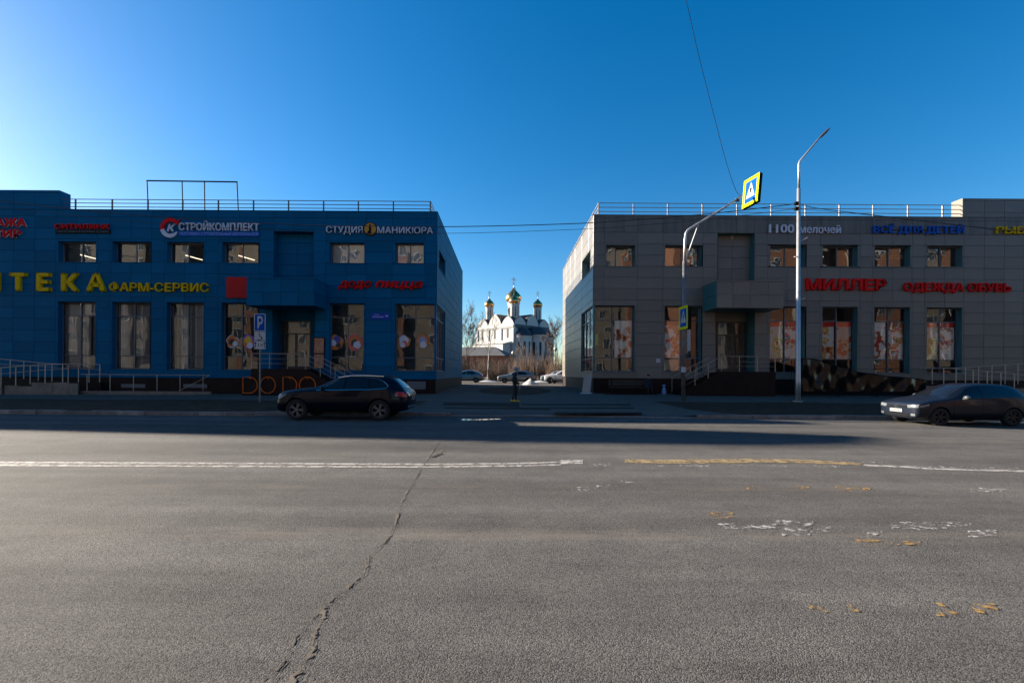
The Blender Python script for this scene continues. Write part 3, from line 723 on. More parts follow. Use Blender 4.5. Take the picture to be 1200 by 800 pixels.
# porch with steps
def stairs(B, xa, xb, zt, D, run_dir, nst, m, gx):
    """landing xa..xb at height zt, flight running off towards run_dir"""
    pc = part_empty('entrance_porch', B); g0 = gz(gx, D)
    MB().box(xa, xb, D + 0.12, Y0 + 1.1, g0 - 0.3, zt).build('landing', m, pc)
    rise = (zt - g0) / (nst + 1); tread = 0.31; xe = xb if run_dir > 0 else xa
    for k in range(nst):
        a = xe + run_dir * tread * k; b2 = xe + run_dir * tread * (k + 1); z = zt - rise * (k + 1)
        MB().box(min(a, b2) + 0.002, max(a, b2) - 0.002, D + 0.13, Y0 - 0.005, g0 - 0.3, z).build('step', m, pc)
    L2 = tread * nst
    far = xa if run_dir > 0 else xb
    poly = [(far, g0 - 0.3), (far, zt + 0.05), (xe, zt + 0.05), (xe + run_dir * L2, zt + 0.05 - rise * nst), (xe + run_dir * (L2 + 0.25), g0 - 0.3)]
    MB().prism(poly, D, D + 0.12).build('cheek_wall', m, pc)
    rl = part_empty('stair_railing', B); ys = D + 0.06; hh = 1.0
    for k, h2 in enumerate((hh, hh - 0.32, hh - 0.62)):
        MB().tube([(far, ys, zt + h2), (xe, ys, zt + h2), (xe + run_dir * L2, ys, zt - rise * nst + h2)], 0.024 if k == 0 else 0.012, 6).build('rail', m_steel, rl)
    MB().tube([(xe, Y0 - 0.3, zt + hh), (xe + run_dir * L2, Y0 - 0.3, zt - rise * nst + hh)], 0.022, 6).build('rail', m_steel, rl)
    n = max(3, int(abs(xe - far) / 0.9))
    for k in range(n + 1):
        x = far + (xe - far) * k / n; MB().tube([(x, ys, zt + 0.04), (x, ys, zt + hh)], 0.022, 6).build('post', m_steel, rl)
    for k in (1, 2, 3):
        x = xe + run_dir * L2 * k / 3; z = zt - rise * nst * k / 3
        MB().tube([(x, ys, z + 0.03), (x, ys, z + hh)], 0.022, 6).build('post', m_steel, rl)
        MB().tube([(x, Y0 - 0.3, z - 0.1), (x, Y0 - 0.3, z + hh)], 0.02, 6).build('post', m_steel, rl)
DS = 28.45
stairs(LB, WX(294, 432, DS), WX(357.5, 432, DS), WZ(325, 432, DS) - 0.05, DS, 1, 9, m_plinth, -14)
# ramp on the far left and light-well railing
m_gran = mat('granite_slab', (0.15, 0.115, 0.095), 0.55, var=0.35, vscale=2.2, objvar=0.25)
def ramp(B, D, wall_pts, slabs, rails, posts, m=m_gran, m2=m_plinth):
    r = part_empty('access_ramp', B)
    for (a, b2, yt, yb2) in slabs:
        p, q = W(a, yt, D), W(b2, yb2, D)
        MB().box(p.x + 0.006, q.x - 0.006, D, D + 0.1, -0.3, p.z).build('slab', m, r)
    for pts, d in wall_pts:
        MB().prism([(WX(*p, d), WZ(*p, d)) for p in pts], d + 0.02, d + 0.18).build('ramp_wall', m2, r)
    for pts, d, rr in rails: MB().tube([W(*p, d) for p in pts], rr, 6).build('rail', m_steel, r)
    for x, yt, yb2, d in posts:
        p, q = W(x, yt, d), W(x, yb2, d); MB().tube([(p.x, d, q.z), (p.x, d, p.z)], 0.026, 6).build('post', m_steel, r)
DF, DB = 28.9, 29.9
ramp(LB, DF, [([(0, 441), (-60, 436), (-60, 463), (118, 463), (118, 447.5), (80, 447.3), (60, 446)], DB)],
     [(-30, 2, 454, 454), (5.3, 21, 451.5, 451.5), (21, 37, 452.5, 452.5), (37, 49, 448, 448), (49, 62, 448, 448), (62, 80, 448, 448), (80, 91, 449, 449)],
     [([(-40, 417), (0, 420.3), (28, 423), (56, 426), (118, 427)], DB, 0.026), ([(-40, 424), (0, 426.5), (54, 429.5), (80, 431.5), (118, 433)], DB, 0.016),
      ([(-40, 433.6), (0, 430.8), (28, 428.5), (54, 427), (80, 426.6)], DF, 0.026), ([(-40, 441), (0, 438), (28, 435.5), (54, 433), (80, 432.3)], DF, 0.016)],
     [(x, t, b2, DB) for x, t, b2 in ((12, 422, 442.5), (28, 423.5, 444), (45, 425.5, 446), (61, 427, 447), (80, 427, 448), (92, 427, 448), (104.5, 427, 448), (117, 427, 447.5))] +
     [(x, t, b2, DF) for x, t, b2 in ((1.3, 431, 454), (18.6, 430, 452), (35.5, 428.5, 450), (53, 427.5, 449), (73.5, 427, 449), (-18, 433, 456))])
lw = part_empty('light_well_railing', LB); DW = 29.3
MB().tube([W(95, 438.3, DW), W(246, 439.5, DW), W(210, 457.7, DW)], 0.024, 6).build('rail', m_steel, lw)
for x in (102, 129, 156.5, 184, 211, 238):
    p, q = W(x, 439, DW), W(x, 458, DW); MB().tube([(p.x, DW, q.z), (p.x, DW, p.z)], 0.022, 6).build('post', m_steel, lw)
a, b2 = WX(95, 458, DW), WX(248, 458, DW); MB().box(a, b2, DW - 0.08, DW + 0.1, -0.2, WZ(170, 458.2, DW)).build('light_well_kerb', m_gran, lw)
for x in (142, 215): 
    p = W(x, 451.5, Y0); MB().box(p.x, p.x + 1.6, Y0 - 0.01, Y0 + 0.08, p.z - 0.15, p.z + 0.1).build('basement_vent', m_pvc, LB)
mm = W(477, 451, Y0); MB().box(mm.x, mm.x + 1.25, Y0 - 0.03, Y0 + 0.09, mm.z - 0.28, mm.z + 0.25).build('basement_vent', m_pvc, LB)

# signs on the blue building
t, *_ = sign('letter_sign', 'large yellow block letters reading АПТЕКА on blue wall', 'АПТЕКА', -54, 124.5, 319.3, 340.6, s_yel, 0.04, 0.09, track=0.34)
sign('letter_sign', 'smaller yellow hyphenated lettering ФАРМ-СЕРВИС beside the large yellow word', 'ФАРМ-СЕРВИС', 128.3, 245, 331, 341.3, s_yel, 0.018, 0.06)
for txt, xa, xb, yt, yb, la in (('ПРОДАЖА', -50, 30.5, 255.3, 265, 'upper of two pale-edged red words on raised parapet, ПРОДАЖА'), ('КВАРТИР', -50, 24.6, 268.4, 277.6, 'lower of two pale-edged red words on raised parapet, КВАРТИР')):
    t, a, b2, cap = sign('letter_sign', la, txt, xa, xb, yt, yb, s_red, 0.016, 0.05)
    lettering(t, txt, (0.05, -0.04), (b2.x - a.x + 0.05, -0.04), cap, Wall((0, 0, 0), 0), 0.07, s_white, 0.045, 0.012, one=True, name='pale_edge')
t, a, b2, cap = sign('letter_sign', 'wide red letters reading СИТИЛИНК over a black strip', 'СИТИЛИНК', 64.3, 128.6, 262.3, 268, s_red, 0.016, 0.05)
MB().box(-0.0, b2.x - a.x, -0.08, -0.005, -0.30, -0.03).build('black_strip', s_blk, t)
lettering(t, 'ЭЛЕКТРОНИКА И БЫТОВАЯ ТЕХНИКА', (0.06, -0.225), (b2.x - a.x - 0.06, -0.225), 0.13, Wall((0, 0, 0), 0), 0.09, mat('grey_print', (0.12, 0.12, 0.13), 0.6), 0.0, 0.004, one=True, name='strip_print')
t, a, b2, cap = sign('letter_sign', 'white letters reading СТРОЙКОМПЛЕКТ over a blue strip with round logo', 'СТРОЙКОМПЛЕКТ', 209.7, 303.6, 261, 270, s_white, 0.016, 0.05)
MB().box(-0.02, b2.x - a.x, -0.1, -0.005, -0.37, -0.05).build('blue_strip', s_blu, t)
lettering(t, 'ПОСТАВКА СТРОИТЕЛЬНЫХ МАТЕРИАЛОВ', (0.05, -0.29), (b2.x - a.x - 0.06, -0.29), 0.17, Wall((0, 0, 0), 0), 0.11, mat('pale_blue_print', (0.25, 0.35, 0.6), 0.6), 0.012, 0.004, one=True, name='strip_print')
lc = W(199.5, 267, Y0 - 0.1); cx, cz = lc.x - a.x, lc.z - a.z
mb = MB(); N = 26
for lo, hi, mi in ((0.45, 3.35, 0), (3.35, 5.75, 1)):
    mb.cur = mi; rr = []
    for k in range(N + 1):
        an = lo + (hi - lo) * k / N; tw = 0.11 * min(1, (an - 0.3) / 0.8) * min(1, (5.9 - an) / 0.9) + 0.02
        rr.append([(cx + (0.53 + tw) * math.cos(an), -0.13, cz + (0.53 + tw) * math.sin(an)), (cx + (0.53 - tw) * math.cos(an), -0.13, cz + (0.53 - tw) * math.sin(an))])
    mb.grid(rr); mb.grid([[(p[0], -0.04, p[2]) for p in r] for r in rr]); mb.grid([[r[0], (r[0][0], -0.04, r[0][2])] for r in rr]); mb.grid([[r[1], (r[1][0], -0.04, r[1][2])] for r in rr])
mb.cur = 0; mb.prism([(cx + 0.35, cz + 0.42), (cx + 0.68, cz + 0.58), (cx + 0.5, cz + 0.25)], -0.14, -0.05)
mb.build('logo_ring', [s_red, s_white], t)
lettering(t, 'К', (cx - 0.2, cz - 0.25), (cx + 0.25, cz - 0.25), 0.5, Wall((0, 0, 0), 0), 0.12, s_white, 0.03, 0.03, 0.25, one=True, name='logo_letter')
sign('letter_sign', 'short white word between wall recess and gold disc, СТУДИЯ', 'СТУДИЯ', 382.2, 425, 264.7, 273, s_white, 0.010, 0.045)
sign('letter_sign', 'long white word between gold disc and blue building corner, МАНИКЮРА', 'МАНИКЮРА', 442.2, 507.4, 265.6, 273.6, s_white, 0.010, 0.045)
dc = W(433.8, 268.2, Y0 - 0.1)
t = thing('disc_sign', 'round gold sign disc with dark silhouette between white words', 'sign', (dc.x, Y0, dc.z))
MB().lathe([(0, 0.10), (0.40, 0.10), (0.40, 0.0)], (0, 0, 0), 28).xf(Matrix.Rotation(RAD(90), 4, 'X')).build('disc', s_gold, t)
MB().lathe([(0.40, 0.0), (0.45, 0.0), (0.45, 0.12), (0.40, 0.12), (0.40, 0.0)], (0, 0, 0), 28).xf(Matrix.Rotation(RAD(90), 4, 'X')).build('rim', s_blk, t)
MB().prism([(-0.20, -0.34), (0.10, -0.36), (0.05, -0.12), (0.09, 0.02), (0.04, 0.12), (0.02, 0.2), (0.06, 0.27), (0.0, 0.34), (-0.06, 0.27), (-0.04, 0.18), (-0.10, 0.1), (-0.06, -0.05), (-0.14, -0.15)], -0.125, -0.101).build('silhouette', s_blk, t)
sign('letter_sign', 'first slanted heavy red word under the blinds window, додо', 'додо', 397, 434, 329.3, 337.3, s_red, 0.028, 0.06, 0.25)
sign('letter_sign', 'second slanted heavy red word, with commas below, пицца', 'пицца', 439.5, 493.5, 329.6, 337.6, s_red, 0.028, 0.06, 0.25)
for o in [o for o in bpy.data.objects if o.get('label', '').endswith(('додо', 'пицца'))]:
    o.location.z += 0.02
r0, r1 = W(265.5, 349, Y0 - 0.1), W(291, 324.8, Y0 - 0.1)
t = thing('square_sign', 'plain square red sign box half hidden behind blue canopy', 'sign', ((r0.x + r1.x) / 2, Y0, (r0.z + r1.z) / 2)); hw, hh = (r1.x - r0.x) / 2, (r1.z - r0.z) / 2
MB().box(-hw, hw, -0.14, -0.002, -hh, hh).build('sign_box', sign_mat('red_sign_face', (0.5, 0.02, 0.018)), t)
r0, r1 = W(434.5, 374, Y0 - 0.06), W(456.3, 367, Y0 - 0.06)
t = thing('street_plate', 'small blue street name plate on blue wall between windows', 'sign', (r0.x, Y0, r0.z))
MB().box(0, r1.x - r0.x, -0.05, -0.03, 0, r1.z - r0.z).build('plate', sign_mat('blue_plate', (0.02, 0.05, 0.35)), t)
for u0, u1, v0, v1 in ((0.10, 0.86, 0.13, 0.20), (0.20, 0.56, 0.29, 0.33), (0.96, 1.16, 0.18, 0.28)):      # print too small to read: pale bars
    MB().box(u0, u1, -0.056, -0.051, v0, v1).build('print', mat('plate_print', (0.3, 0.35, 0.55), 0.6), t)
# orange tube letters standing before the plinth
for nm, x0, x1, which in (('D', 284, 302.2, 'first'), ('O', 304.6, 323.2, 'second'), ('D', 331, 348.3, 'third'), ('O', 350.4, 370, 'last')):
    d = DS - 0.12; yb2 = 461; yt = 441.3; a, b2 = W(x0, yb2, d), W(x1, yt, d); wd, ht = b2.x - a.x, b2.z - a.z
    t = thing('tube_letter', 'orange outlined tube letter %s, %s of four before the dark porch' % (nm, which), 'sign letter', (a.x, d, a.z), group='orange tube letters')
    c = []
    if nm == 'D':
        c = [(0.03, 0, 0.03)] + [(wd * 0.45 + (wd * 0.52) * math.sin(k * math.pi / 14), 0, ht / 2 - (ht / 2 - 0.03) * math.cos(k * math.pi / 14)) for k in range(15)] + [(0.03, 0, ht - 0.03), (0.03, 0, 0.03)]
    else:
        c = [(wd / 2 + (wd / 2 - 0.02) * math.sin(k * math.pi / 14), 0, ht / 2 - (ht / 2 - 0.02) * math.cos(k * math.pi / 14)) for k in range(29)]
    MB().tube(c, 0.032, 6).build('tube', s_org, t)
    MB().tube([(wd / 2 - 0.08, 0, ht - 0.03), (wd / 2, 0, ht - 0.15), (wd / 2 + 0.08, 0, ht - 0.03)], 0.02, 5).build('mark', s_org, t)
    MB().box(-0.02, wd + 0.02, -0.03, 0.14, -0.12, 0.012).build('base', m_seam, t)
# menu boards beside the door
t = thing('menu_board', 'tall dark board with two orange food pictures beside the door', 'board', (WX(367.5, 432, Y0 - 0.05), Y0 - 0.1, WZ(374, 432, Y0 - 0.05))); wd = 0.74; ht = 2.1
MB().box(0, wd, 0, 0.06, 0, ht).build('backing', s_blk, t)
m_food = mat('food_print', (0.30, 0.06, 0.02), 0.6, col2=(0.55, 0.30, 0.16), vscale=4)
MB().box(0.05, wd - 0.05, -0.012, -0.001, 0.05, ht * 0.46).build('picture', m_food, t); MB().box(0.05, wd - 0.05, -0.012, -0.001, ht * 0.5, ht - 0.06).build('picture', m_food, t)
# stickers on the restaurant windows
def sticker(px, py, r, cols, lab):
    p = W(px, py, Y0 + 0.30); t = thing('window_sticker', lab, 'sticker', (p.x, Y0 + 0.30, p.z), group='round stickers on shop windows')
    for k, (dx, dz, rr, c) in enumerate(cols):
        pts = [(dx * r + rr * r * (1 + 0.10 * math.sin(5 * a + k)) * math.cos(a), -0.002 - 0.002 * k, dz * r + rr * r * (1 + 0.12 * math.cos(3 * a + k)) * math.sin(a)) for a in [2 * math.pi * i / 22 for i in range(22)]]
        MB().face(pts).build('print', mat('sticker_%d_%d_%d' % tuple(int(99 * v) for v in c), c, 0.6), t)
OR, PK, WH, BK, PU, YE, NV = (0.6, 0.16, 0.02), (0.6, 0.12, 0.1), (0.62, 0.6, 0.66), (0.03, 0.03, 0.03), (0.25, 0.1, 0.4), (0.7, 0.45, 0.02), (0.05, 0.07, 0.3)
sticker(272.5, 400, 0.42, [(0, 0, 1, WH), (0, 0, 0.9, OR), (-0.1, -0.1, 0.5, BK), (0.4, -0.35, 0.4, WH)], 'orange and white round sticker on window left of parking sign')
sticker(292, 400, 0.46, [(0, 0, 1, PU), (-0.2, -0.1, 0.75, OR), (-0.15, 0.2, 0.5, YE), (0.1, -0.6, 0.45, WH)], 'yellow and purple round sticker on window behind parking sign')
sticker(394, 401, 0.50, [(0, 0, 1, OR), (0.1, 0.4, 0.5, NV), (-0.4, -0.1, 0.4, WH), (0.3, -0.4, 0.35, BK)], 'orange sticker with navy patch on window right of the porch')
sticker(416.5, 401, 0.56, [(0, 0, 1, PK), (0, 0, 0.7, OR), (-0.1, -0.1, 0.45, BK), (0.2, -0.3, 0.45, WH)], 'red and orange sticker with white patch on window right of the porch')
sticker(474, 400, 0.42, [(0, 0, 1, OR), (-0.1, 0.2, 0.75, WH), (0, -0.4, 0.5, PK), (-0.3, -0.6, 0.4, WH)], 'white sticker with orange rim on the corner window')
sticker(496, 400, 0.45, [(0, 0, 1, OR), (-0.1, 0.1, 0.6, (0.3, 0.3, 0.42)), (0, -0.5, 0.5, WH)], 'grey and white sticker with orange ears on the corner window')
m_galv0 = mat('galvanised_vent', (0.3, 0.3, 0.3), 0.5, 0.2)
# ------------------------------------------------------------------ RIGHT (grey)
RB = thing('shop_building', 'grey metal-clad two-storey shop building with lit side wall', 'building', (0, 0, 0))
XR0 = WX(695.6, 300, Y0); ZRR = WZ(900, 253.6, Y0); YB_R = 46.6; ZPR = WZ(850, 443.6, Y0)
rowsR = [WZ(700, y, Y0) for y in (443, 430, 417, 403.4, 390, 376.9, 364, 351.2, 338, 324.9, 311.8, 298.6, 285.3, 272.3, 256.2)] + [ZRR]
colsR = [XR0] + [WX(x, 290, Y0) for x in (708, 746.8, 776.8, 799, 823.5, 840.8)]
colsR2 = [WX(x, 290, Y0) for x in (884, 899.5, 922.5, 945.2, 961, 984, 1007.7, 1022, 1045.6, 1068.6, 1083.6, 1106.8, 1129.3, 1153, 1176.4, 1199.3, 1222, 1245)]
cmR = [colsR[-1], WX(862.5, 290, Y0), colsR2[0]]
bx = [(710.5, 744.2), (779.4, 822), (902.6, 943.6), (964, 1004.9), (1024.9, 1066.3), (1086.3, 1127.3)]
upR = [(WX(a, 300, Y0), WX(b2, 300, Y0), WZ(a, 312 + i * 0.1, Y0), WZ(a, 287.4 + i * 0.1, Y0)) for i, (a, b2) in enumerate(bx)]
rlo, rhi = WZ(850, 436, Y0), WZ(850, 358.9, Y0)
loR = [(WX(a, 300, Y0), WX(b2, 300, Y0), rlo, rhi) for a, b2 in bx]
loR[0] = (XR0 - 0.2, loR[0][1], rlo, rhi)
recR = (WX(841.2, 290, Y0), WX(883.8, 290, Y0), WZ(860, 329, Y0), WZ(860, 273.6, Y0))
entR = (WX(838, 395, Y0), WX(884.2, 395, Y0), -1, WZ(860, 361, Y0))
holesR = upR + loR + [recR, entR]
for c in (colsR, cmR, colsR2):
    clad(FRONT, RB, c, rowsR[:-2], holesR, m_grey); clad(FRONT, RB, c, rowsR[-3:], holesR, m_grey_top)
backing(FRONT, RB, XR0, colsR2[-1], ZPR, ZRR, holesR, m_seam)
RECR = Wall((0, Y0 + 0.55, 0), 0)
clad(RECR, RB, cmR, rowsR, [(0, 99, -1, recR[2]), (0, 99, recR[3], 99)], m_grey)
mb = MB()
for (a, b2, c, d, dp) in ((*recR, 0.55), (entR[0], entR[1], 1.78, entR[3], 1.1)):
    mb.face([(a, Y0 - 0.03, c), (a, Y0 + dp, c), (a, Y0 + dp, d), (a, Y0 - 0.03, d)]); mb.face([(b2, Y0 - 0.03, c), (b2, Y0 + dp, c), (b2, Y0 + dp, d), (b2, Y0 - 0.03, d)])
    mb.face([(a, Y0 - 0.03, d), (b2, Y0 - 0.03, d), (b2, Y0 + dp, d), (a, Y0 + dp, d)]); mb.face([(a, Y0 - 0.03, c), (b2, Y0 - 0.03, c), (b2, Y0 + dp, c), (a, Y0 + dp, c)])
mb.build('recess_lining', m_teal, RB)
dxa, dxb = WX(839.8, 400, ENTY), WX(874, 400, ENTY); dza, dzb = 1.79, WZ(856, 377, ENTY)
backing(ENTW, RB, entR[0], entR[1], 1.7, entR[3], [(dxa, dxb, dza, dzb)], m_grey, 'entrance_wall')
door(RB, ENTW, dxa, dxb, dza, dzb)
for i, r in enumerate(upR):
    wn = window(FRONT, RB, *r, [0.36 if i == 0 else 0.5], [], m_teal, m_glass_u, depth=0.36)
    if i in (3, 5): add('ceiling_lamp', MB().tube([(0.35, 0.9, 0.75), (0.95, 1.3, 1.0)], 0.02, 6).mesh('ceiling_lamp', MATS['lit_tube']), wn)
    if i == 4:
        wl = Wall((0, 0, 0), 0); a = (r[1] - r[0])
        lettering(wn, 'АРЕ', (0.05, 0.62), (0.95, 0.62), 0.3, wl, -0.38, s_gold, 0.02, 0.003, one=True, name='window_print')
        lettering(wn, 'НДА', (1.27, 0.62), (a - 0.1, 0.62), 0.3, wl, -0.38, s_gold, 0.02, 0.003, one=True, name='window_print')
pi = 0
for i, r in enumerate(loR):
    wn = window(FRONT, RB, max(r[0], XR0 + 0.12), r[1], r[2], r[3], [0.46 if i == 0 else 0.5], [0.21, 0.79], m_teal, m_glass, depth=0.36, openleft=(i > 0), inside='dark', room=(i > 0))
    wd = r[1] - max(r[0], XR0 + 0.12); ht = r[3] - r[2]
    for k in (0, 1):
        if i in (1,) and k == 1 or (i == 0 and k == 0): continue
        add('poster', MB().box(wd * (0.5 * k) + 0.09, wd * (0.5 * k + 0.5) - 0.09, 0.415, 0.425, ht * 0.215, ht * 0.79).mesh('poster', POST[pi % 6]), wn); pi += 1
    if i == 1: add('poster', MB().box(0.1, wd * 0.5 - 0.1, 0.46, 0.47, 0.12, ht * 0.19).mesh('poster', mat('cream_board', (0.55, 0.5, 0.4), 0.7)), wn)
    if i == 0: add('shop_sign_strip', MB().box(0.12, 0.32, 0.47, 0.49, ht * 0.40, ht * 0.58).mesh('shop_sign_strip', mat('lime_strip', (0.35, 0.6, 0.03), 0.5)), wn)
# side wall (lit)
SIDR = Wall((XR0, 0, 0), RAD(-90))       # local u = -y
syr = [-YB_R, -43.9, -41.2, -38.5, -35.1, -32.2, -Y0]
suwR = (-35.0, -31.45, WZ(693, 316.2, 31.4), WZ(693, 292, 31.4)); slwR = (-35.1, -Y0 + 0.2, rlo, rhi)
clad(SIDR, RB, syr, rowsR, [suwR, slwR], m_grey); backing(SIDR, RB, -YB_R, -Y0, ZPR, ZRR, [suwR, slwR], m_seam, 'side_wall')
window(SIDR, RB, *suwR, [0.5], [], m_teal, m_glass_u)
window(SIDR, RB, -35.1, -Y0 - 0.12, rlo, rhi, [0.33, 0.66], [0.2, 0.8], m_teal, m_glass, openright=False, depth=0.12, room=False)
corner_room(RB, XR0 + 0.13, loR[0][1] + 0.3, 35.4, rlo - 0.2, rhi + 0.25, loR[0][1] + 0.3)
MB().box(XR0 - 0.01, XR0 + 0.12, Y0 - 0.01, Y0 + 0.12, rlo, rhi).build('corner_post', m_teal, RB)
# plinth
x = XR0 + 0.035
while x < colsR2[-1] - 0.05:
    xe = min(x + 1.35, colsR2[-1]); MB().box(x + 0.004, xe - 0.004, Y0 + 0.035, Y0 + 0.12, -0.3, ZPR - 0.012).build('plinth_slab', m_plinth, RB); x = xe
y = Y0 + 0.125
while y < YB_R - 0.05:
    ye = min(y + 2.2, YB_R); MB().box(XR0 + 0.035, XR0 + 0.12, y + 0.004, ye - 0.004, -0.3, ZPR - 0.012).build('plinth_slab', m_plinth, RB); y = ye
XE = 60.0
MB().box(XR0 - 0.05, colsR2[-1], Y0 - 0.05, Y0 + 0.3, ZRR, ZRR + 0.045).box(XR0 - 0.05, XR0 + 0.3, Y0 + 0.3, YB_R, ZRR, ZRR + 0.045).build('parapet_cap', m_grey, RB)
MB().box(XR0 + 0.3, XE, Y0 + 1.9, YB_R - 0.02, ZRR - 0.4, ZRR - 0.2).build('roof', m_roof, RB)
MB().face([(XR0, YB_R, 0), (XE, YB_R, 0), (XE, YB_R, ZRR), (XR0, YB_R, ZRR)]).build('rear_wall', m_grey, RB)
MB().box(colsR2[-1] + 0.02, XE, Y0, Y0 + 0.4, -0.3, ZRR).box(XE, XE + 0.3, Y0, YB_R, -0.3, ZRR).build('wing_wall', m_grey, RB)
xbr = WX(1127.6, 240, Y0); zbr = WZ(1150, 232.6, Y0)
clad(FRONT, RB, [xbr] + [c for c in colsR2 if c > xbr + 0.3], [ZRR + 0.05, WZ(1150, 249, Y0), WZ(1150, 235, Y0), zbr], [], m_grey)
MB().box(xbr + 0.004, XE, Y0 + 0.002, Y0 + 0.75, ZRR + 0.046, zbr).build('raised_parapet', m_grey, RB)
canopy(RB, 840, 917.8, 330, 361, 28.54, m_grey, m_teal, (858.4, 879.4, 900))
YR = Y0 + 0.16; zrr = WZ(900, 238.8, YR)
xcr = WX(701.5, 245, YR)
railing(RB, xcr, xbr - 0.02, ZRR + 0.04, zrr, [WX(x, 245, YR) for x in (701.5, 742.4, 782.6, 823.1, 863.7, 903.8, 943.8, 983.7, 1023.2, 1064, 1104.5)], YR, m=mat('galvanised_rail', (0.26, 0.24, 0.235), 0.5, 0.0), side=(xcr, YB_R - 0.2))
stairs(RB, WX(846, 435, DS), WX(909, 435, DS), WZ(877, 435.4, DS) - 0.05, DS, -1, 8, m_plinth, 15)
# ramp at the right
ramp(RB, DF, [([(1085, 452), (1110, 451), (1200, 446), (1260, 443), (1260, 470), (1085, 470)], DB)],
     [(1085 + 15 * k, 1100 + 15 * k, 452 + 0.4 * k, 452) for k in range(10)],
     [([(1078, 431.2), (1112, 431.3), (1200, 426), (1250, 423)], DB, 0.026), ([(1110, 437.5), (1150, 436.5), (1200, 433), (1250, 430)], DB, 0.016),
      ([(1084, 431.5), (1112, 431.2), (1150, 434), (1200, 439.3), (1250, 444)], DF, 0.026), ([(1112, 437), (1150, 440), (1200, 444.8), (1250, 449)], DF, 0.016)],
     [(x, t, 450, DB) for x, t in ((1092.5, 431.5), (1131.5, 430.5), (1147, 429.5), (1162.5, 428.5), (1178, 427.5), (1193, 427), (1215, 425.5))] +
     [(x, t, 455, DF) for x, t in ((1106, 431.5), (1120.5, 432), (1140.5, 433.2), (1157, 434.8), (1173, 436.4), (1188.7, 438), (1206, 440))])
# stair flank wrapped in black film
fr = thing('wrapped_railing', 'stair railing wrapped in crumpled glossy black film beside grey wall', 'railing', (WX(950, 460, 28.6), 28.6, gz(19, 28.6)))
bx0, bz0 = fr.location.x, fr.location.z
def hp(x): return lerp_tab(x, [(940, 420.5), (955, 421), (975, 427.5), (1000, 435.5), (1040, 441), (1075, 444), (1087, 446.5)])
rows = []; rnd = random.Random(4)
ph = [(rnd.uniform(0.5, 3.5), rnd.uniform(0.5, 3.5), rnd.uniform(0, 6.3), rnd.uniform(0.01, 0.035)) for _ in range(9)]
for j in range(19):
    row = []
    for i in range(71):
        px = 941 + 146 * i / 70; pt = hp(px); py = pt + (458.5 - pt) * j / 18
        v = W(px, py, 28.6); dy = sum(a * math.sin(f * v.x * 2.2 + (g2 - 2.0) * v.z * 3.4 + p) for f, g2, p, a in ph)
        row.append((v.x - bx0, dy, v.z - bz0))
    rows.append(row)
m_film = mat('black_film', (0.006, 0.0055, 0.0055), 0.16, spec=0.25)
MB().grid(rows).build('film', m_film, fr, True)
MB().tube([(W(x, hp(x) - 0.4, 28.6) - Vector((bx0, 28.6, bz0))) for x in (932, 940, 955, 975, 1000, 1040, 1075, 1088)], 0.03, 6).build('top_rail', m_fr, fr)
for k in range(9):
    x = 929 + 3.2 * k; p, q = W(x, 421 + (0 if x > 938 else 1.0), 28.6), W(x, 460, 28.6); MB().tube([(p.x - bx0, 0.12, q.z - bz0), (p.x - bx0, 0.12, p.z - bz0)], 0.018, 5).build('bar', m_fr, fr)
for x in (941, 985, 1030, 1086):
    p, q = W(x, hp(x), 28.6), W(x, 462, 28.6); MB().tube([(p.x - bx0, 0.14, -0.1), (p.x - bx0, 0.14, p.z - bz0)], 0.03, 6).build('post', m_fr, fr)
# signs
sign('letter_sign', 'tall white digits reading 1100 on grey wall', '1100', 901.2, 930.5, 262.4, 272.8, s_white, 0.016, 0.05)
sign('letter_sign', 'white lower-case word мелочей beside the tall white digits', 'мелочей', 936.5, 985, 264.0, 273.2, s_white, 0.012, 0.05)
sign('letter_sign', 'blue lettering along the grey parapet reading ВСЁ ДЛЯ ДЕТЕЙ', 'ВСЁ ДЛЯ ДЕТЕЙ', 1023.3, 1129.7, 264.4, 273, s_blu, 0.02, 0.05)
sign('letter_sign', 'yellow letters reading РЫБА on grey wall under raised parapet', 'РЫБА', 1167.4, 1212, 265.3, 273.8, s_yel, 0.016, 0.05)
sign('letter_sign', 'large heavy red single word on grey wall, МИЛЛЕР', 'МИЛЛЕР', 944.2, 1038.4, 326.2, 340, s_red, 0.035, 0.07)
sign('letter_sign', 'smaller two-word red lettering on grey wall, ОДЕЖДА ОБУВЬ', 'ОДЕЖДА ОБУВЬ', 1058.8, 1184.6, 331, 341.2, s_red, 0.026, 0.06)
# small white notice plate
p = W(771, 422.5, Y0); tag(MB().box(p.x - 0.13, p.x + 0.13, Y0 - 0.055, Y0 - 0.033, p.z - 0.13, p.z + 0.13).build('notice_plate', mat('white_plate', (0.5, 0.45, 0.5), 0.6)), 'small square white notice plate on grey wall beside lower window', 'notice')

# small roof vents
for px in (787, 905, 988, 1028, 1070):
    p = W(px, 252, Y0 + 1.2); t = thing('roof_vent', 'small pale mushroom vent on the grey building roof behind the railing', 'vent', (p.x, Y0 + 1.2, ZRR - 0.4), group='small roof vents')
    MB().tube([(0, 0, -0.1), (0, 0, 0.62)], 0.06, 8).build('pipe', m_galv0, t); MB().lathe([(0.13, 0.60), (0.13, 0.66), (0.0, 0.74)], n=10).build('cowl', m_galv0, t)
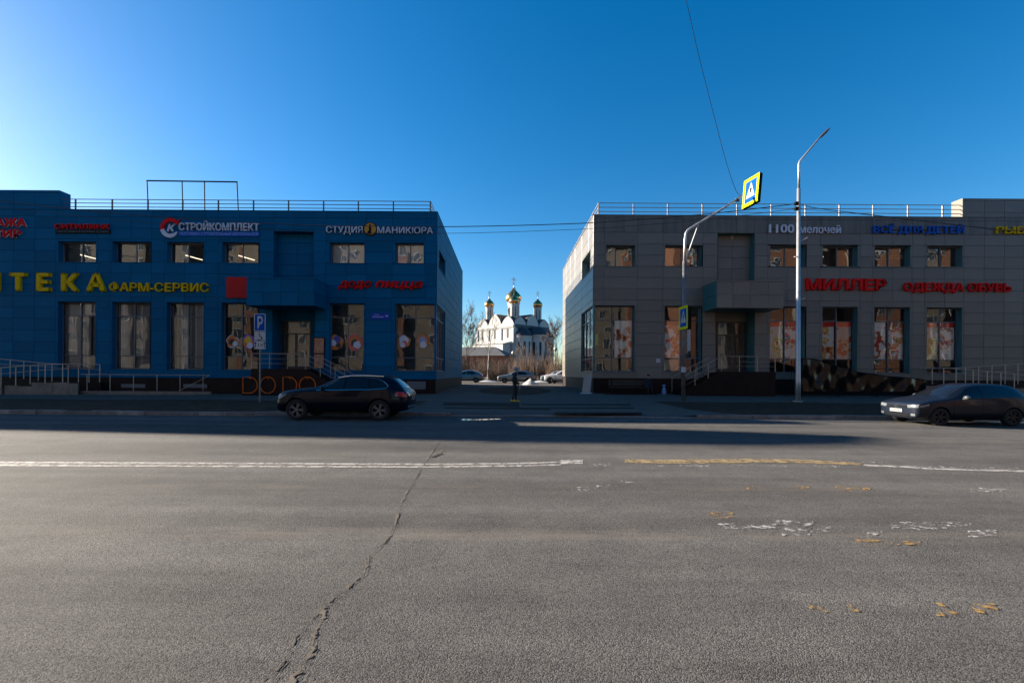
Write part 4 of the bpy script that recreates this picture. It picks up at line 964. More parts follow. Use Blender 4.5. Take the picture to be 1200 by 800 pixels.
# ================================================================== VEHICLES
m_tyre = mat('tyre_rubber', (0.018, 0.018, 0.018), 0.85, spec=0.3)
m_alloy = mat('alloy_rim', (0.16, 0.16, 0.17), 0.4, 0.3); m_blackrim = mat('black_rim', (0.02, 0.02, 0.021), 0.5, 0.3)
m_chrome = mat('chrome_trim', (0.75, 0.78, 0.8), 0.2, 1.0)
m_cglass = mat('car_glass', (0.006, 0.007, 0.009), 0.04, spec=0.45)
m_trim = mat('black_plastic', (0.008, 0.008, 0.009), 0.85, spec=0.1)
m_tail = mat('tail_lamp', (0.35, 0.01, 0.012), 0.15, coat=0.8); m_head = mat('head_lamp', (0.12, 0.13, 0.14), 0.25, 0.0, coat=0.5)
m_plate = mat('number_plate', (0.28, 0.275, 0.265), 0.5); m_ink = mat('plate_ink', (0.02, 0.02, 0.02), 0.6)
def wheel_mesh(r, wd, rim_m, spokes):
    tm = MB(); pr = [(r * 0.66, -wd / 2), (r * 0.93, -wd / 2), (r, -wd * 0.36), (r, wd * 0.36), (r * 0.93, wd / 2), (r * 0.66, wd / 2), (r * 0.66, -wd / 2)]
    tm.lathe(pr, n=28).xf(Matrix.Rotation(RAD(90), 4, 'X'))
    rm = MB(); rm.lathe([(r * 0.69, -wd * 0.46), (r * 0.63, -wd * 0.46), (r * 0.62, -wd * 0.3)], n=24); rm.cur = 1; rm.lathe([(r * 0.62, -wd * 0.3), (r * 0.60, -wd * 0.05), (0, -wd * 0.02)], n=24); rm.cur = 0
    for k in range(spokes):
        a = 2 * math.pi * k / spokes
        for s in (-1, 1):
            d = a + s * 0.17
            p0 = Vector((0.10 * r * math.cos(a), 0.10 * r * math.sin(a), -wd * 0.40)); p1 = Vector((r * 0.64 * math.cos(d), r * 0.64 * math.sin(d), -wd * 0.42))
            t2 = Vector((-math.sin(a), math.cos(a), 0)) * r * 0.045
            rm.face([p0 - t2, p0 + t2, p1 + t2, p1 - t2]); up = Vector((0, 0, wd * 0.18))
            rm.face([p0 - t2, p1 - t2, p1 - t2 + up, p0 - t2 + up]); rm.face([p0 + t2, p1 + t2, p1 + t2 + up, p0 + t2 + up])
    rm.lathe([(r * 0.16, -wd * 0.3), (r * 0.15, -wd * 0.45), (0, -wd * 0.46)], n=14)
    rm.xf(Matrix.Rotation(RAD(-90), 4, 'X'))      # outer face towards -y after the turn below
    rm.v = [(x, -abs(y) if y < 0 else -y, z) for x, y, z in rm.v]
    return tm.mesh('tyre', m_tyre, True), rm.mesh('rim', [rim_m, m_trim])
def make_car(name, label, loc, S, wheels, r, half_w, paint, rim_m, spokes=5, group=None, detail=2, rz=0.0, mirrored=False, cfg=None):
    cfg = cfg or {}
    t = thing(name, label, 'car', loc, rz, group)
    rows = []
    for (x, zb, wl, zm, wm, zs, ws, zt, wt) in S:
        half = [(0, zb), (wl * 0.8, zb), (wl, zb + 0.07), (wm, zm), (ws, zs), (ws - (ws - wt) * 0.22, zs + (zt - zs) * 0.28), (wt + (ws - wt) * 0.08, zt - (zt - zs) * 0.16), (wt * 0.86, zt - 0.012), (wt * 0.45, zt + 0.008), (0, zt + 0.012)]
        ring = [(x, -y, z) for y, z in half] + [(x, y, z) for y, z in half[-2:0:-1]]
        rows.append(ring)
    b = MB(); n = len(rows[0])
    for rr in rows: b.v += rr
    for i in range(len(rows) - 1):
        for j in range(n): b.f.append((i * n + j, i * n + (j + 1) % n, (i + 1) * n + (j + 1) % n, (i + 1) * n + j))
    b.f.append(tuple(reversed(range(n)))); e0 = (len(rows) - 1) * n; b.f.append(tuple(e0 + j for j in range(n))); b.mi = [0] * len(b.f)
    me = b.mesh('body', [paint, m_trim], True)
    tmp = bpy.data.objects.new('tmp', me); COL.objects.link(tmp)
    sm = tmp.modifiers.new('s', 'SUBSURF'); sm.levels = 2
    cuts = []
    for wx in wheels:
        for s in (-1, 1):
            c = MB(); c.cur = 1; ya, yb2 = (s * (half_w - 0.30), s * (half_w + 0.2))
            k = 24; A = [(wx + r * 1.16 * math.cos(2 * math.pi * i / k), min(ya, yb2), r + r * 1.16 * math.sin(2 * math.pi * i / k)) for i in range(k)]
            B = [(p[0], max(ya, yb2), p[2]) for p in A]; c.v = A + B
            c.f = [tuple(range(k)), tuple(reversed(range(k, 2 * k)))] + [(i, i + k, (i + 1) % k + k, (i + 1) % k) for i in range(k)]; c.mi = [1] * len(c.f)
            co = bpy.data.objects.new('cut', c.mesh('cut', [paint, m_trim])); COL.objects.link(co); cuts.append(co)
            bo = tmp.modifiers.new('b', 'BOOLEAN'); bo.operation = 'DIFFERENCE'; bo.object = co; bo.solver = 'EXACT'
    bpy.context.view_layer.update()
    dg = bpy.context.evaluated_depsgraph_get(); bm2 = bpy.data.meshes.new_from_object(tmp.evaluated_get(dg))
    bpy.data.objects.remove(tmp)
    for c in cuts: bpy.data.objects.remove(c)
    auto_smooth(bm2, 38); bm2.name = 'body'
    add('body', bm2, t)
    bm = bmesh.new(); bm.from_mesh(bm2); bvh = BVHTree.FromBMesh(bm)
    def hit(o, d):
        q, nrm, i, ds = bvh.ray_cast(Vector(o), Vector(d)); return (q, nrm) if q is not None else (None, None)
    def patch(nm, grid_pts, mode, m, off=0.006, s=1):
        rows = []
        for gr in grid_pts:
            row = []
            for (a, b3) in gr:
                if mode == 'side': q, nr = hit((a, s * 4, b3), (0, -s, 0))
                elif mode == 'front': q, nr = hit((-3, a, b3), (1, 0, 0))
                elif mode == 'rear': q, nr = hit((9, a, b3), (-1, 0, 0))
                if q is None:
                    if row: row.append(row[-1]); continue
                    q, nr, _i, _d = bvh.find_nearest(Vector((a, 0, b3)) if mode == 'side' else Vector((0.5 if mode == 'front' else 4.0, a, b3)))
                dirv = {'side': Vector((0, s, 0)), 'front': Vector((-1, 0, 0)), 'rear': Vector((1, 0, 0))}[mode]
                if nr.dot(dirv) < 0: nr = -nr
                row.append(q + nr * off)
            rows.append(row)
        return MB().grid(rows).build(nm, m, t, True)
    def ip(pts, u):
        L2 = [0]
        for p, q in zip(pts, pts[1:]): L2.append(L2[-1] + math.hypot(q[0] - p[0], q[1] - p[1]))
        d = u * L2[-1]
        for i in range(len(pts) - 1):
            if d <= L2[i + 1] + 1e-9:
                k = (d - L2[i]) / max(1e-9, L2[i + 1] - L2[i]); return (pts[i][0] + (pts[i + 1][0] - pts[i][0]) * k, pts[i][1] + (pts[i + 1][1] - pts[i][1]) * k)
        return pts[-1]
    def band(lo, hi, nu=14, nv=5): return [[tuple(ip(lo, u / nu)[i] * (1 - v / nv) + ip(hi, u / nu)[i] * (v / nv) for i in (0, 1)) for u in range(nu + 1)] for v in range(nv + 1)]
    tyre, rim = wheel_mesh(r, 0.22, rim_m, spokes)
    for wx in wheels:
        for s in (-1, 1):
            w2 = add('wheel', tyre, t, (wx, s * (half_w - 0.125), r)); 
            if s > 0: w2.rotation_euler = (0, 0, math.pi)
            add('rim', rim, w2)
    for s in (-1, 1):
        for lo, hi in cfg.get('side_glass', []): patch('side_window', band(lo, hi), 'side', m_cglass, 0.006, s)
        for pts in cfg.get('chrome', []):
            MBt = [hit((x, s * 4, z), (0, -s, 0))[0] for x, z in [ip(pts, u / 24) for u in range(25)]]
            MB().tube([q + Vector((0, s * 0.008, 0)) for q in MBt if q is not None], 0.013, 4).build('chrome_trim', m_chrome, t)
        for pts in cfg.get('seams', []):
            MBt = [hit((x, s * 4, z), (0, -s, 0))[0] for x, z in [ip(pts, u / 14) for u in range(15)]]
            MB().tube([q for q in MBt if q is not None], 0.006, 4).build('door_gap', m_trim, t)
        for x, z in cfg.get('handles', []):
            q, nr = hit((x, s * 4, z), (0, -s, 0))
            MB().box(q.x, q.x + 0.2, q.y - 0.02, q.y + 0.02, q.z - 0.014, q.z + 0.014).build('handle', paint, t)
        for lo, hi, mm in cfg.get('cladding', []): patch('sill_trim', band(lo, hi, 16, 2), 'side', mm, 0.008, s)
        if 'mirror' in cfg:
            x, z = cfg['mirror']; q, nr = hit((x, s * 4, z), (0, -s, 0)); y = q.y + s * 0.16
            mo = MB(); mo.lathe([(0, -0.10), (0.06, -0.085), (0.085, -0.03), (0.09, 0.03), (0.06, 0.09), (0, 0.10)], n=12)
            mo.xf(Matrix.Translation((x, y, z + 0.02)) @ Matrix.Diagonal((0.8, 1.0, 0.85, 1)) @ Matrix.Rotation(RAD(90), 4, 'X')); mo.box(x - 0.02, x + 0.03, min(q.y, y), max(q.y, y), z - 0.05, z - 0.02)
            mo.build('mirror', cfg.get('mirror_mat', paint), t, True)
        for lo, hi, mm in cfg.get('head', []): patch('headlight', band([(s * a, b3) for a, b3 in lo], [(s * a, b3) for a, b3 in hi], 8, 3), 'front', mm, 0.008)
        for lo, hi, mm in cfg.get('tail', []): patch('tail_light', band([(s * a, b3) for a, b3 in lo], [(s * a, b3) for a, b3 in hi], 6, 3), 'rear', mm, 0.008)
        for lo, hi in cfg.get('tail_side', []): patch('tail_light', band(lo, hi, 6, 3), 'side', m_tail, 0.008, s)
        for lo, hi in cfg.get('head_side', []): patch('headlight', band(lo, hi, 6, 3), 'side', m_head, 0.008, s)
    for nm, lo, hi, mm in cfg.get('front', []): patch(nm, band(lo, hi, 12, 4), 'front', mm, 0.009)
    for nm, lo, hi, mm in cfg.get('rear', []): patch(nm, band(lo, hi, 12, 4), 'rear', mm, 0.009)
    if 'plate' in cfg:
        y0c, zc, side = cfg['plate']; q, nr = hit((-3, y0c, zc), (1, 0, 0)) if side == 'front' else hit((9, y0c, zc), (-1, 0, 0))
        sg = -1 if side == 'front' else 1; xx = q.x + sg * 0.02
        pl = MB().box(min(xx, xx + sg * 0.012), max(xx, xx + sg * 0.012), y0c - 0.26, y0c + 0.26, zc - 0.056, zc + 0.056).build('number_plate', m_plate, t)
        for k in range(6): MB().box(xx + sg * 0.0125, xx + sg * 0.015, y0c - 0.2 + k * 0.062, y0c - 0.2 + k * 0.062 + 0.035, zc - 0.03, zc + 0.03).build('print', m_ink, pl)
    if 'roof_rail' in cfg:
        for s in (-1, 1):
            P2 = []
            for x, y in cfg['roof_rail']:
                q, nr, i, ds = bvh.ray_cast(Vector((x, s * y, 4)), Vector((0, 0, -1))); P2.append(q + Vector((0, 0, 0.035)))
            MB().tube(P2, 0.018, 6).build('roof_rail', m_chrome, t)
    if 'emblem' in cfg:
        z, R0 = cfg['emblem']; q, nr = hit((-3, 0, z), (1, 0, 0)); xx = q.x - 0.012
        em = MB().lathe([(R0 * 0.84, -0.008), (R0, -0.008), (R0, 0.008), (R0 * 0.84, 0.008), (R0 * 0.84, -0.008)], n=20)
        em.xf(Matrix.Translation((xx, 0, z)) @ Matrix.Rotation(RAD(90), 4, 'Y'))
        for seg in (((-0.5, 0.62), (0, -0.02), (0.5, 0.62)), ((-0.78, 0.35), (-0.42, -0.72), (0, 0.05), (0.42, -0.72), (0.78, 0.35))):
            em.tube([(xx, a * R0, z + c * R0) for a, c in seg], R0 * 0.09, 4)
        em.build('emblem', m_chrome, t)
    bm.free(); return t
def stations(cols):            # columns given as lists -> rows
    return list(zip(*cols))
S_suv = stations([
    [0.00, 0.05, 0.16, 0.40, 0.80, 1.20, 1.42, 1.65, 2.00, 2.35, 2.80, 3.40, 3.90, 4.12, 4.32, 4.50, 4.60, 4.66],
    [0.34, 0.28, 0.25, 0.24, 0.24, 0.24, 0.24, 0.24, 0.24, 0.24, 0.24, 0.24, 0.25, 0.26, 0.28, 0.32, 0.36, 0.42],
    [0.60, 0.72, 0.80, 0.84, 0.86, 0.86, 0.86, 0.86, 0.86, 0.86, 0.86, 0.86, 0.85, 0.84, 0.82, 0.79, 0.75, 0.66],
    [0.55] * 15 + [0.58, 0.60, 0.60],
    [0.66, 0.80, 0.88, 0.92, 0.935, 0.935, 0.935, 0.935, 0.935, 0.935, 0.935, 0.94, 0.935, 0.925, 0.90, 0.87, 0.83, 0.74],
    [0.74, 0.80, 0.86, 0.92, 0.97, 1.00, 1.01, 1.01, 1.01, 1.02, 1.03, 1.05, 1.06, 1.06, 1.03, 0.98, 0.94, 0.84],
    [0.58, 0.72, 0.82, 0.87, 0.90, 0.91, 0.915, 0.92, 0.92, 0.92, 0.92, 0.92, 0.91, 0.89, 0.86, 0.82, 0.79, 0.70],
    [0.84, 0.93, 1.00, 1.05, 1.10, 1.13, 1.17, 1.28, 1.47, 1.59, 1.63, 1.61, 1.55, 1.47, 1.28, 1.08, 0.99, 0.88],
    [0.44, 0.58, 0.66, 0.72, 0.76, 0.76, 0.73, 0.67, 0.62, 0.61, 0.61, 0.61, 0.60, 0.59, 0.60, 0.66, 0.68, 0.56]])
paint_suv = mat('near_black_navy_paint', (0.002, 0.004, 0.012), 0.3, 0.0, coat=0.3, spec=0.08)
cfg_suv = dict(
    side_glass=[([(1.72, 1.08), (2.40, 1.08)], [(1.86, 1.20), (2.20, 1.43), (2.44, 1.49)]), ([(2.47, 1.08), (3.30, 1.10)], [(2.50, 1.49), (3.26, 1.48)]), ([(3.35, 1.10), (3.98, 1.16)], [(3.31, 1.475), (3.66, 1.42), (3.98, 1.20)])],
    chrome=[[(1.48, 1.045), (2.4, 1.06), (3.3, 1.075), (4.02, 1.13), (3.98, 1.20), (3.7, 1.43), (3.3, 1.505), (2.5, 1.52), (2.2, 1.45), (1.85, 1.22), (1.55, 1.08)]],
    seams=[[(1.50, 1.0), (1.46, 0.7), (1.55, 0.33)], [(2.46, 1.05), (2.47, 0.7), (2.46, 0.33)], [(3.42, 1.06), (3.30, 0.8), (3.12, 0.55)]],
    handles=[(2.2, 0.93), (3.18, 0.95)], mirror=(1.75, 1.10), cladding=[([(1.2, 0.29), (3.1, 0.29)], [(1.2, 0.36), (3.1, 0.36)], m_trim)],
    head=[([(0.48, 0.74), (0.80, 0.78)], [(0.46, 0.86), (0.82, 0.90)], m_head)], head_side=[([(0.14, 0.72), (0.42, 0.86)], [(0.16, 0.86), (0.46, 0.93)])],
    front=[('grille', [(-0.40, 0.55), (0.40, 0.55)], [(-0.44, 0.80), (0.44, 0.80)], m_trim), ('bumper_trim', [(-0.7, 0.36), (0.7, 0.36)], [(-0.72, 0.44), (0.72, 0.44)], m_chrome)],
    tail=[([(0.46, 0.86), (0.86, 0.84)], [(0.46, 0.99), (0.86, 1.0)], m_tail)], tail_side=[([(4.22, 0.86), (4.62, 0.82)], [(4.22, 0.96), (4.60, 0.97)])],
    rear=[('rear_window', [(-0.62, 1.12), (0.62, 1.12)], [(-0.54, 1.44), (0.54, 1.44)], m_cglass), ('bumper_trim', [(-0.76, 0.44), (0.76, 0.44)], [(-0.78, 0.52), (0.78, 0.52)], m_chrome)],
    plate=(0, 0.76, 'rear'), roof_rail=[(2.15, 0.60), (2.6, 0.61), (3.2, 0.61), (3.75, 0.585)])
SUVX = WX(321.0, 470, 14.95)
make_car('parked_car', 'dark navy estate-style SUV with chrome window trim parked by the kerb', (SUVX - 0.05, 15.86, 0.0), S_suv, (0.80, 3.67), 0.365, 0.93, paint_suv, m_alloy, 5, cfg=cfg_suv).scale = (0.95,) * 3

S_hat = stations([
    [0.00, 0.05, 0.15, 0.36, 0.70, 0.98, 1.15, 1.40, 1.75, 2.10, 2.50, 3.00, 3.45, 3.72, 3.92, 4.08, 4.16, 4.20],
    [0.30, 0.24, 0.21, 0.20, 0.19, 0.19, 0.19, 0.19, 0.19, 0.19, 0.19, 0.19, 0.20, 0.22, 0.24, 0.28, 0.32, 0.36],
    [0.66, 0.76, 0.81, 0.83, 0.83, 0.83, 0.83, 0.83, 0.83, 0.83, 0.83, 0.83, 0.83, 0.82, 0.80, 0.77, 0.72, 0.62],
    [0.46, 0.47, 0.48, 0.50, 0.52, 0.52, 0.52, 0.52, 0.52, 0.52, 0.52, 0.52, 0.53, 0.54, 0.54, 0.54, 0.54, 0.54],
    [0.63, 0.79, 0.86, 0.885, 0.895, 0.895, 0.895, 0.895, 0.895, 0.895, 0.895, 0.895, 0.895, 0.89, 0.87, 0.84, 0.80, 0.70],
    [0.66, 0.71, 0.74, 0.79, 0.84, 0.88, 0.90, 0.91, 0.92, 0.93, 0.94, 0.95, 0.96, 0.95, 0.93, 0.88, 0.84, 0.76],
    [0.66, 0.79, 0.84, 0.86, 0.865, 0.875, 0.88, 0.88, 0.88, 0.88, 0.88, 0.88, 0.87, 0.85, 0.83, 0.79, 0.75, 0.66],
    [0.73, 0.79, 0.83, 0.89, 0.945, 0.99, 1.03, 1.15, 1.36, 1.47, 1.50, 1.495, 1.47, 1.42, 1.30, 1.06, 0.96, 0.82],
    [0.52, 0.64, 0.70, 0.72, 0.73, 0.73, 0.71, 0.66, 0.63, 0.62, 0.62, 0.615, 0.605, 0.595, 0.60, 0.64, 0.64, 0.54]])
paint_hat = mat('dusty_graphite_blue_paint', (0.005, 0.009, 0.019), 0.36, 0.0, coat=0.32, spec=0.12, col2=(0.009, 0.012, 0.020), vscale=1.4)
cfg_hat = dict(
    side_glass=[([(1.50, 0.97), (2.24, 0.98)], [(1.60, 1.08), (1.92, 1.33), (2.26, 1.41)]), ([(2.34, 0.985), (3.42, 1.03)], [(2.34, 1.415), (3.1, 1.41), (3.38, 1.34), (3.50, 1.14)])],
    seams=[[(1.30, 0.92), (1.26, 0.6), (1.34, 0.28)], [(2.29, 0.96), (2.30, 0.6), (2.28, 0.28)], [(3.28, 0.96), (3.12, 0.72), (2.96, 0.5)]],
    handles=[(2.02, 0.84), (3.0, 0.87)], mirror=(1.60, 0.99), mirror_mat=mat('mirror_shell', (0.06, 0.065, 0.07), 0.4, 0.0, coat=0.6), cladding=[([(1.05, 0.22), (2.95, 0.22)], [(1.05, 0.28), (2.95, 0.28)], m_trim)],
    head=[([(0.46, 0.61), (0.80, 0.63)], [(0.44, 0.71), (0.80, 0.745)], m_head)], head_side=[([(0.10, 0.63), (0.40, 0.71)], [(0.12, 0.71), (0.44, 0.775)])],
    front=[('grille', [(-0.42, 0.61), (0.42, 0.61)], [(-0.42, 0.675), (0.42, 0.675)], m_trim), ('intake', [(-0.45, 0.29), (0.45, 0.29)], [(-0.5, 0.40), (0.5, 0.40)], m_trim),
           ('fog_lamp', [(0.58, 0.33), (0.72, 0.33)], [(0.58, 0.41), (0.73, 0.41)], m_head), ('fog_lamp', [(-0.72, 0.33), (-0.58, 0.33)], [(-0.73, 0.41), (-0.58, 0.41)], m_head),
           ('windscreen', [(-0.69, 1.045), (0.69, 1.045)], [(-0.555, 1.405), (0.555, 1.405)], m_cglass)],
    tail=[([(0.42, 0.80), (0.82, 0.78)], [(0.42, 0.92), (0.82, 0.93)], m_tail)], tail_side=[([(3.80, 0.80), (4.14, 0.76)], [(3.80, 0.92), (4.10, 0.92)])],
    rear=[('rear_window', [(-0.58, 1.02), (0.58, 1.02)], [(-0.52, 1.33), (0.52, 1.33)], m_cglass)],
    plate=(0, 0.50, 'front'), emblem=(0.645, 0.075))
make_car('parked_car', 'dusty dark grey-blue hatchback with black wheels parked by the kerb', (13.2, 15.33, 0.0), S_hat, (0.82, 3.40), 0.315, 0.89, paint_hat, m_blackrim, 6, cfg=cfg_hat).scale = (0.905,) * 3

# cars in the yard behind
S_sed = [(x * 1.06, *r) for x, *r in S_hat]
S_sed = [(x, zb, wl, zm, wm, zs, ws, (zt if x < 3.2 else max(zs + 0.06, zt - 0.25 * (x - 3.2))), wt) for x, zb, wl, zm, wm, zs, ws, zt, wt in S_sed]
def yard_cfg(back):
    return dict(side_glass=[([(1.55, 0.97), (2.3, 0.98)], [(1.7, 1.08), (2.05, 1.31), (2.32, 1.37)]), ([(2.4, 0.985), (3.4, 1.01)], [(2.4, 1.37), (3.1, 1.34), (3.45, 1.16)])], handles=[(2.1, 0.84)], mirror=(1.66, 0.98),
                head=[([(0.44, 0.60), (0.80, 0.63)], [(0.42, 0.70), (0.82, 0.755)], m_head)], front=[('grille', [(-0.42, 0.50), (0.42, 0.50)], [(-0.42, 0.66), (0.42, 0.66)], m_trim), ('windscreen', [(-0.66, 1.02), (0.66, 1.02)], [(-0.555, 1.38), (0.555, 1.38)], m_cglass)],
                tail_side=[([(3.95, 0.78), (4.35, 0.74)], [(3.95, 0.92), (4.33, 0.88)])])
yc = [('silver-blue saloon in the yard beside the blue building', (0.10, 0.13, 0.16), 566.5, 54.5, S_sed, 4.45, 0.0), ('pale silver saloon in the yard behind the walking person', (0.15, 0.165, 0.18), 627.5, 53.0, S_sed, 4.45, 0.0)]
for la, c, pxr, D, S, Ln, rz in yc:
    make_car('parked_car', la, (WX(pxr, 440, D) - Ln, D + 0.9, gz(0, D)), S, (0.86, 3.55), 0.31, 0.89, mat('yard_paint_%d' % pxr, c, 0.3, 0.5, coat=0.8), m_alloy, 5, cfg=yard_cfg(0))
cfgw = dict(cfg_suv); cfgw.pop('roof_rail'); cfgw.pop('chrome')
make_car('parked_car', 'white SUV parked in the yard beside the grey building', (WX(640.5, 440, 54) , 55, gz(4, 54)), S_suv, (0.80, 3.67), 0.365, 0.93, mat('white_car_paint', (0.34, 0.35, 0.37), 0.25, coat=0.8), m_alloy, 5, rz=RAD(-24), cfg=cfgw)
make_car('parked_car', 'white hatchback half hidden behind the white SUV', (WX(635.5, 440, 60), 61, gz(4, 60)), S_hat, (0.82, 3.40), 0.315, 0.89, mat('white_car_paint2', (0.34, 0.34, 0.35), 0.25, coat=0.8), m_alloy, 5, rz=RAD(-20), cfg={k: v for k, v in cfg_hat.items() if k != 'emblem'})
# ================================================================== STREET FURNITURE
m_galv = mat('galvanised_pole', (0.42, 0.42, 0.42), 0.42, 0.65, var=0.15, vscale=3)
m_bronze = mat('weathered_pole', (0.16, 0.155, 0.15), 0.5, 0.4, var=0.3, vscale=2)
m_lime = mat('fluorescent_yellow', (0.50, 0.53, 0.01), 0.9, spec=0.03); m_sblue = mat('sign_blue', (0.005, 0.075, 0.34), 0.9, spec=0.03); m_swhite = mat('sign_white', (0.5, 0.5, 0.5), 0.9, spec=0.03); m_sblack = mat('sign_black', (0.012, 0.012, 0.012), 0.9, spec=0.03)
# lamp post
DL = 24.6; b0 = GP(935, 470.5, 0.19); lx = b0.x; DL = b0.y; gl = gz(lx, DL)
lt = thing('street_lamp', 'tall galvanised street lamp with slanted arm before grey building', 'street lamp', (lx, DL, gl))
def LP(px, py): v = W(px, py, DL); return (v.x - lx, 0, v.z - gl)
e1 = LP(936, 221); MB().tube([(0, 0, 0), (0, 0, 1.2), (0.0, 0, 1.25), (e1[0], 0, e1[2])], [0.135, 0.125, 0.115, 0.085], 12).build('pole', m_galv, lt, True)
MB().tube([(e1[0], 0, e1[2] - 0.02), LP(936.5, 192), LP(937.2, 189.3), LP(961.5, 160.5)], [0.062, 0.058, 0.055, 0.045], 10).build('arm', m_galv, lt, True)
h0, h1 = Vector(LP(961, 161.3)), Vector(LP(971.8, 150.6))
d = (h1 - h0).normalized(); nv = Vector((0, 1, 0)); up = d.cross(nv)
hm = MB(); sec = []
for k, (wd, th) in enumerate(((0.06, 0.05), (0.12, 0.07), (0.17, 0.075), (0.16, 0.06), (0.08, 0.03))):
    p = h0 + (h1 - h0) * k / 4; sec.append([p + nv * wd * math.cos(a) + up * th * math.sin(a) for a in [2 * math.pi * i / 12 for i in range(13)]])
hm.grid(sec); hm.face(sec[-1][:-1]); hm.face(sec[0][:-1]); hm.build('lamp_head', mat('dark_lamp_head', (0.05, 0.045, 0.045), 0.4, 0.3), lt, True)
MB().lathe([(0.0, 0.03), (0.26, 0.03), (0.26, 0.0), (0.2, -0.05)], (0, 0, 0), 4).build('base_flange', m_galv, lt)
for k in range(4): MB().lathe([(0, 0.12), (0.03, 0.12), (0.035, 0.03)], (0.2 * math.cos(k * 1.57 + 0.78), 0.2 * math.sin(k * 1.57 + 0.78), 0), 8).build('bolt', m_bronze, lt)
for (py, px2, py2) in ((283.5, 946.5, 278.5), (351.5, 943.5, 349.5), (300, 930.5, 300.8)):
    MB().tube([LP(935.8, py), LP(px2, py2)], 0.025, 6).build('flag_holder', m_galv, lt)
for py in (238.5, 244.5): MB().box(LP(934, py)[0] - 0.12, LP(934, py)[0] + 0.05, -0.08, 0.08, LP(934, py)[2] - 0.08, LP(934, py)[2] + 0.08).build('cable_clamp', m_sblack, lt)
# crossing sign post with arm
b0 = GP(800.5, 470, 0.18); cx0, DC = b0.x, b0.y; gc = gz(cx0, DC)
ct = thing('crossing_post', 'bent steel post carrying two yellow-framed crossing signs', 'sign post', (cx0, DC, gc))
def CP(px, py): v = W(px, py, DC); return (v.x - cx0, 0, v.z - gc)
xb = CP(802, 306); MB().tube([(0, 0, 0), (xb[0], 0, xb[2])], [0.105, 0.095], 10).build('pole', m_bronze, ct, True)
MB().tube([(xb[0], 0, xb[2] - 0.25), CP(802.6, 285), CP(803.6, 274), CP(805.5, 270.3), CP(810, 267), CP(845, 245.8), CP(869, 229.8)], [0.075, 0.07, 0.065, 0.063, 0.06, 0.055, 0.05], 8).build('arm', m_galv, ct, True)
MB().tube([CP(803.5, 305), CP(818.6, 262.5)], 0.035, 6).build('brace', m_galv, ct)
MB().box(CP(864, 234)[0] - 0.1, CP(864, 234)[0] + 0.1, -0.05, 0.05, CP(864, 234)[2] - 0.1, CP(864, 234)[2] + 0.04).build('lamp_bracket', m_bronze, ct)
def cross_sign(parent, corners, D, thick, nm):
    """corners (pixel, distance) tl, tr, br, bl; builds the plate square to its own plane"""
    P = [W(px, py, d) - Vector((parent.location.x, parent.location.y, parent.location.z)) for px, py, d in corners]
    o = P[3]; U = P[2] - P[3]; V = P[0] - P[3]; nrm = U.cross(V).normalized()
    if nrm.y > 0: nrm = -nrm
    f = lambda u, v, d: o + U * u + V * v + nrm * d
    sb = MB(); q = [(0, 0), (1, 0), (1, 1), (0, 1)]
    fr2 = [f(u, v, 0) for u, v in q]; bk = [f(u, v, -thick) for u, v in q]; sb.cur = 1
    sb.face(bk)
    for i in range(4): sb.face([fr2[i], fr2[(i + 1) % 4], bk[(i + 1) % 4], bk[i]])
    sb.cur = 0; sb.face(fr2)
    s = sb.build(nm, [m_lime, m_sblack], parent)
    def lay(name, pts, m, d): MB().face([f(u, v, d) for u, v in pts]).build(name, m, s)
    lay('blue_field', [(0.15, 0.12), (0.85, 0.12), (0.85, 0.88), (0.15, 0.88)], m_sblue, 0.003)
    lay('triangle', [(0.22, 0.28), (0.78, 0.28), (0.5, 0.82)], m_swhite, 0.006)
    g = MB(); F = lambda pts: g.face([f(0.5 + u, v, 0.009) for u, v in pts])
    F([(0.035 * math.cos(a), 0.655 + 0.032 * math.sin(a)) for a in [i * 0.785 for i in range(8)]])
    F([(-0.04, 0.62), (0.035, 0.62), (0.045, 0.47), (-0.03, 0.47)]); F([(-0.04, 0.61), (-0.10, 0.50), (-0.08, 0.49), (-0.03, 0.57)]); F([(0.03, 0.61), (0.10, 0.53), (0.085, 0.51), (0.03, 0.56)])
    F([(-0.03, 0.48), (0.01, 0.48), (-0.06, 0.39), (-0.10, 0.30), (-0.13, 0.30), (-0.09, 0.40)]); F([(0.0, 0.48), (0.045, 0.47), (0.07, 0.39), (0.11, 0.31), (0.08, 0.30), (0.04, 0.38)])
    for k in range(3): F([(-0.2 + k * 0.15, 0.29), (-0.15 + k * 0.15, 0.29), (-0.15 + k * 0.15, 0.31), (-0.2 + k * 0.15, 0.31)])
    g.build('walker_symbol', m_sblack, s)
    return s, f
s1, f1 = cross_sign(ct, [(872.0, 212.5, DC + 0.42), (891.0, 200.5, DC - 0.42), (887.5, 235.5, DC - 0.42), (869.2, 245.3, DC + 0.42)], DC, 0.22, 'sign_box')
s2, f2 = cross_sign(ct, [(795.6, 360.0, DC - 0.10), (806.0, 357.8, DC - 0.5), (806.0, 384.6, DC - 0.5), (795.6, 387.2, DC - 0.10)], DC, 0.05, 'sign_plate')
MB().box(CP(806, 370)[0], CP(811.5, 370)[0], 0.15, 0.20, CP(810, 385)[2], CP(810, 359)[2]).build('sign_plate', m_sblack, ct)
MB().box(CP(806.5, 400)[0], CP(810, 400)[0], 0.1, 0.14, CP(808, 411)[2], CP(808, 386)[2]).build('grey_plate', mat('pale_grey_plate', (0.4, 0.45, 0.47), 0.5), ct)
MB().tube([CP(800.9, 436), CP(800.9, 430)], 0.115, 10).build('bill_wrap', mat('torn_paper', (0.5, 0.5, 0.5), 0.9, var=0.3, vscale=8), ct)
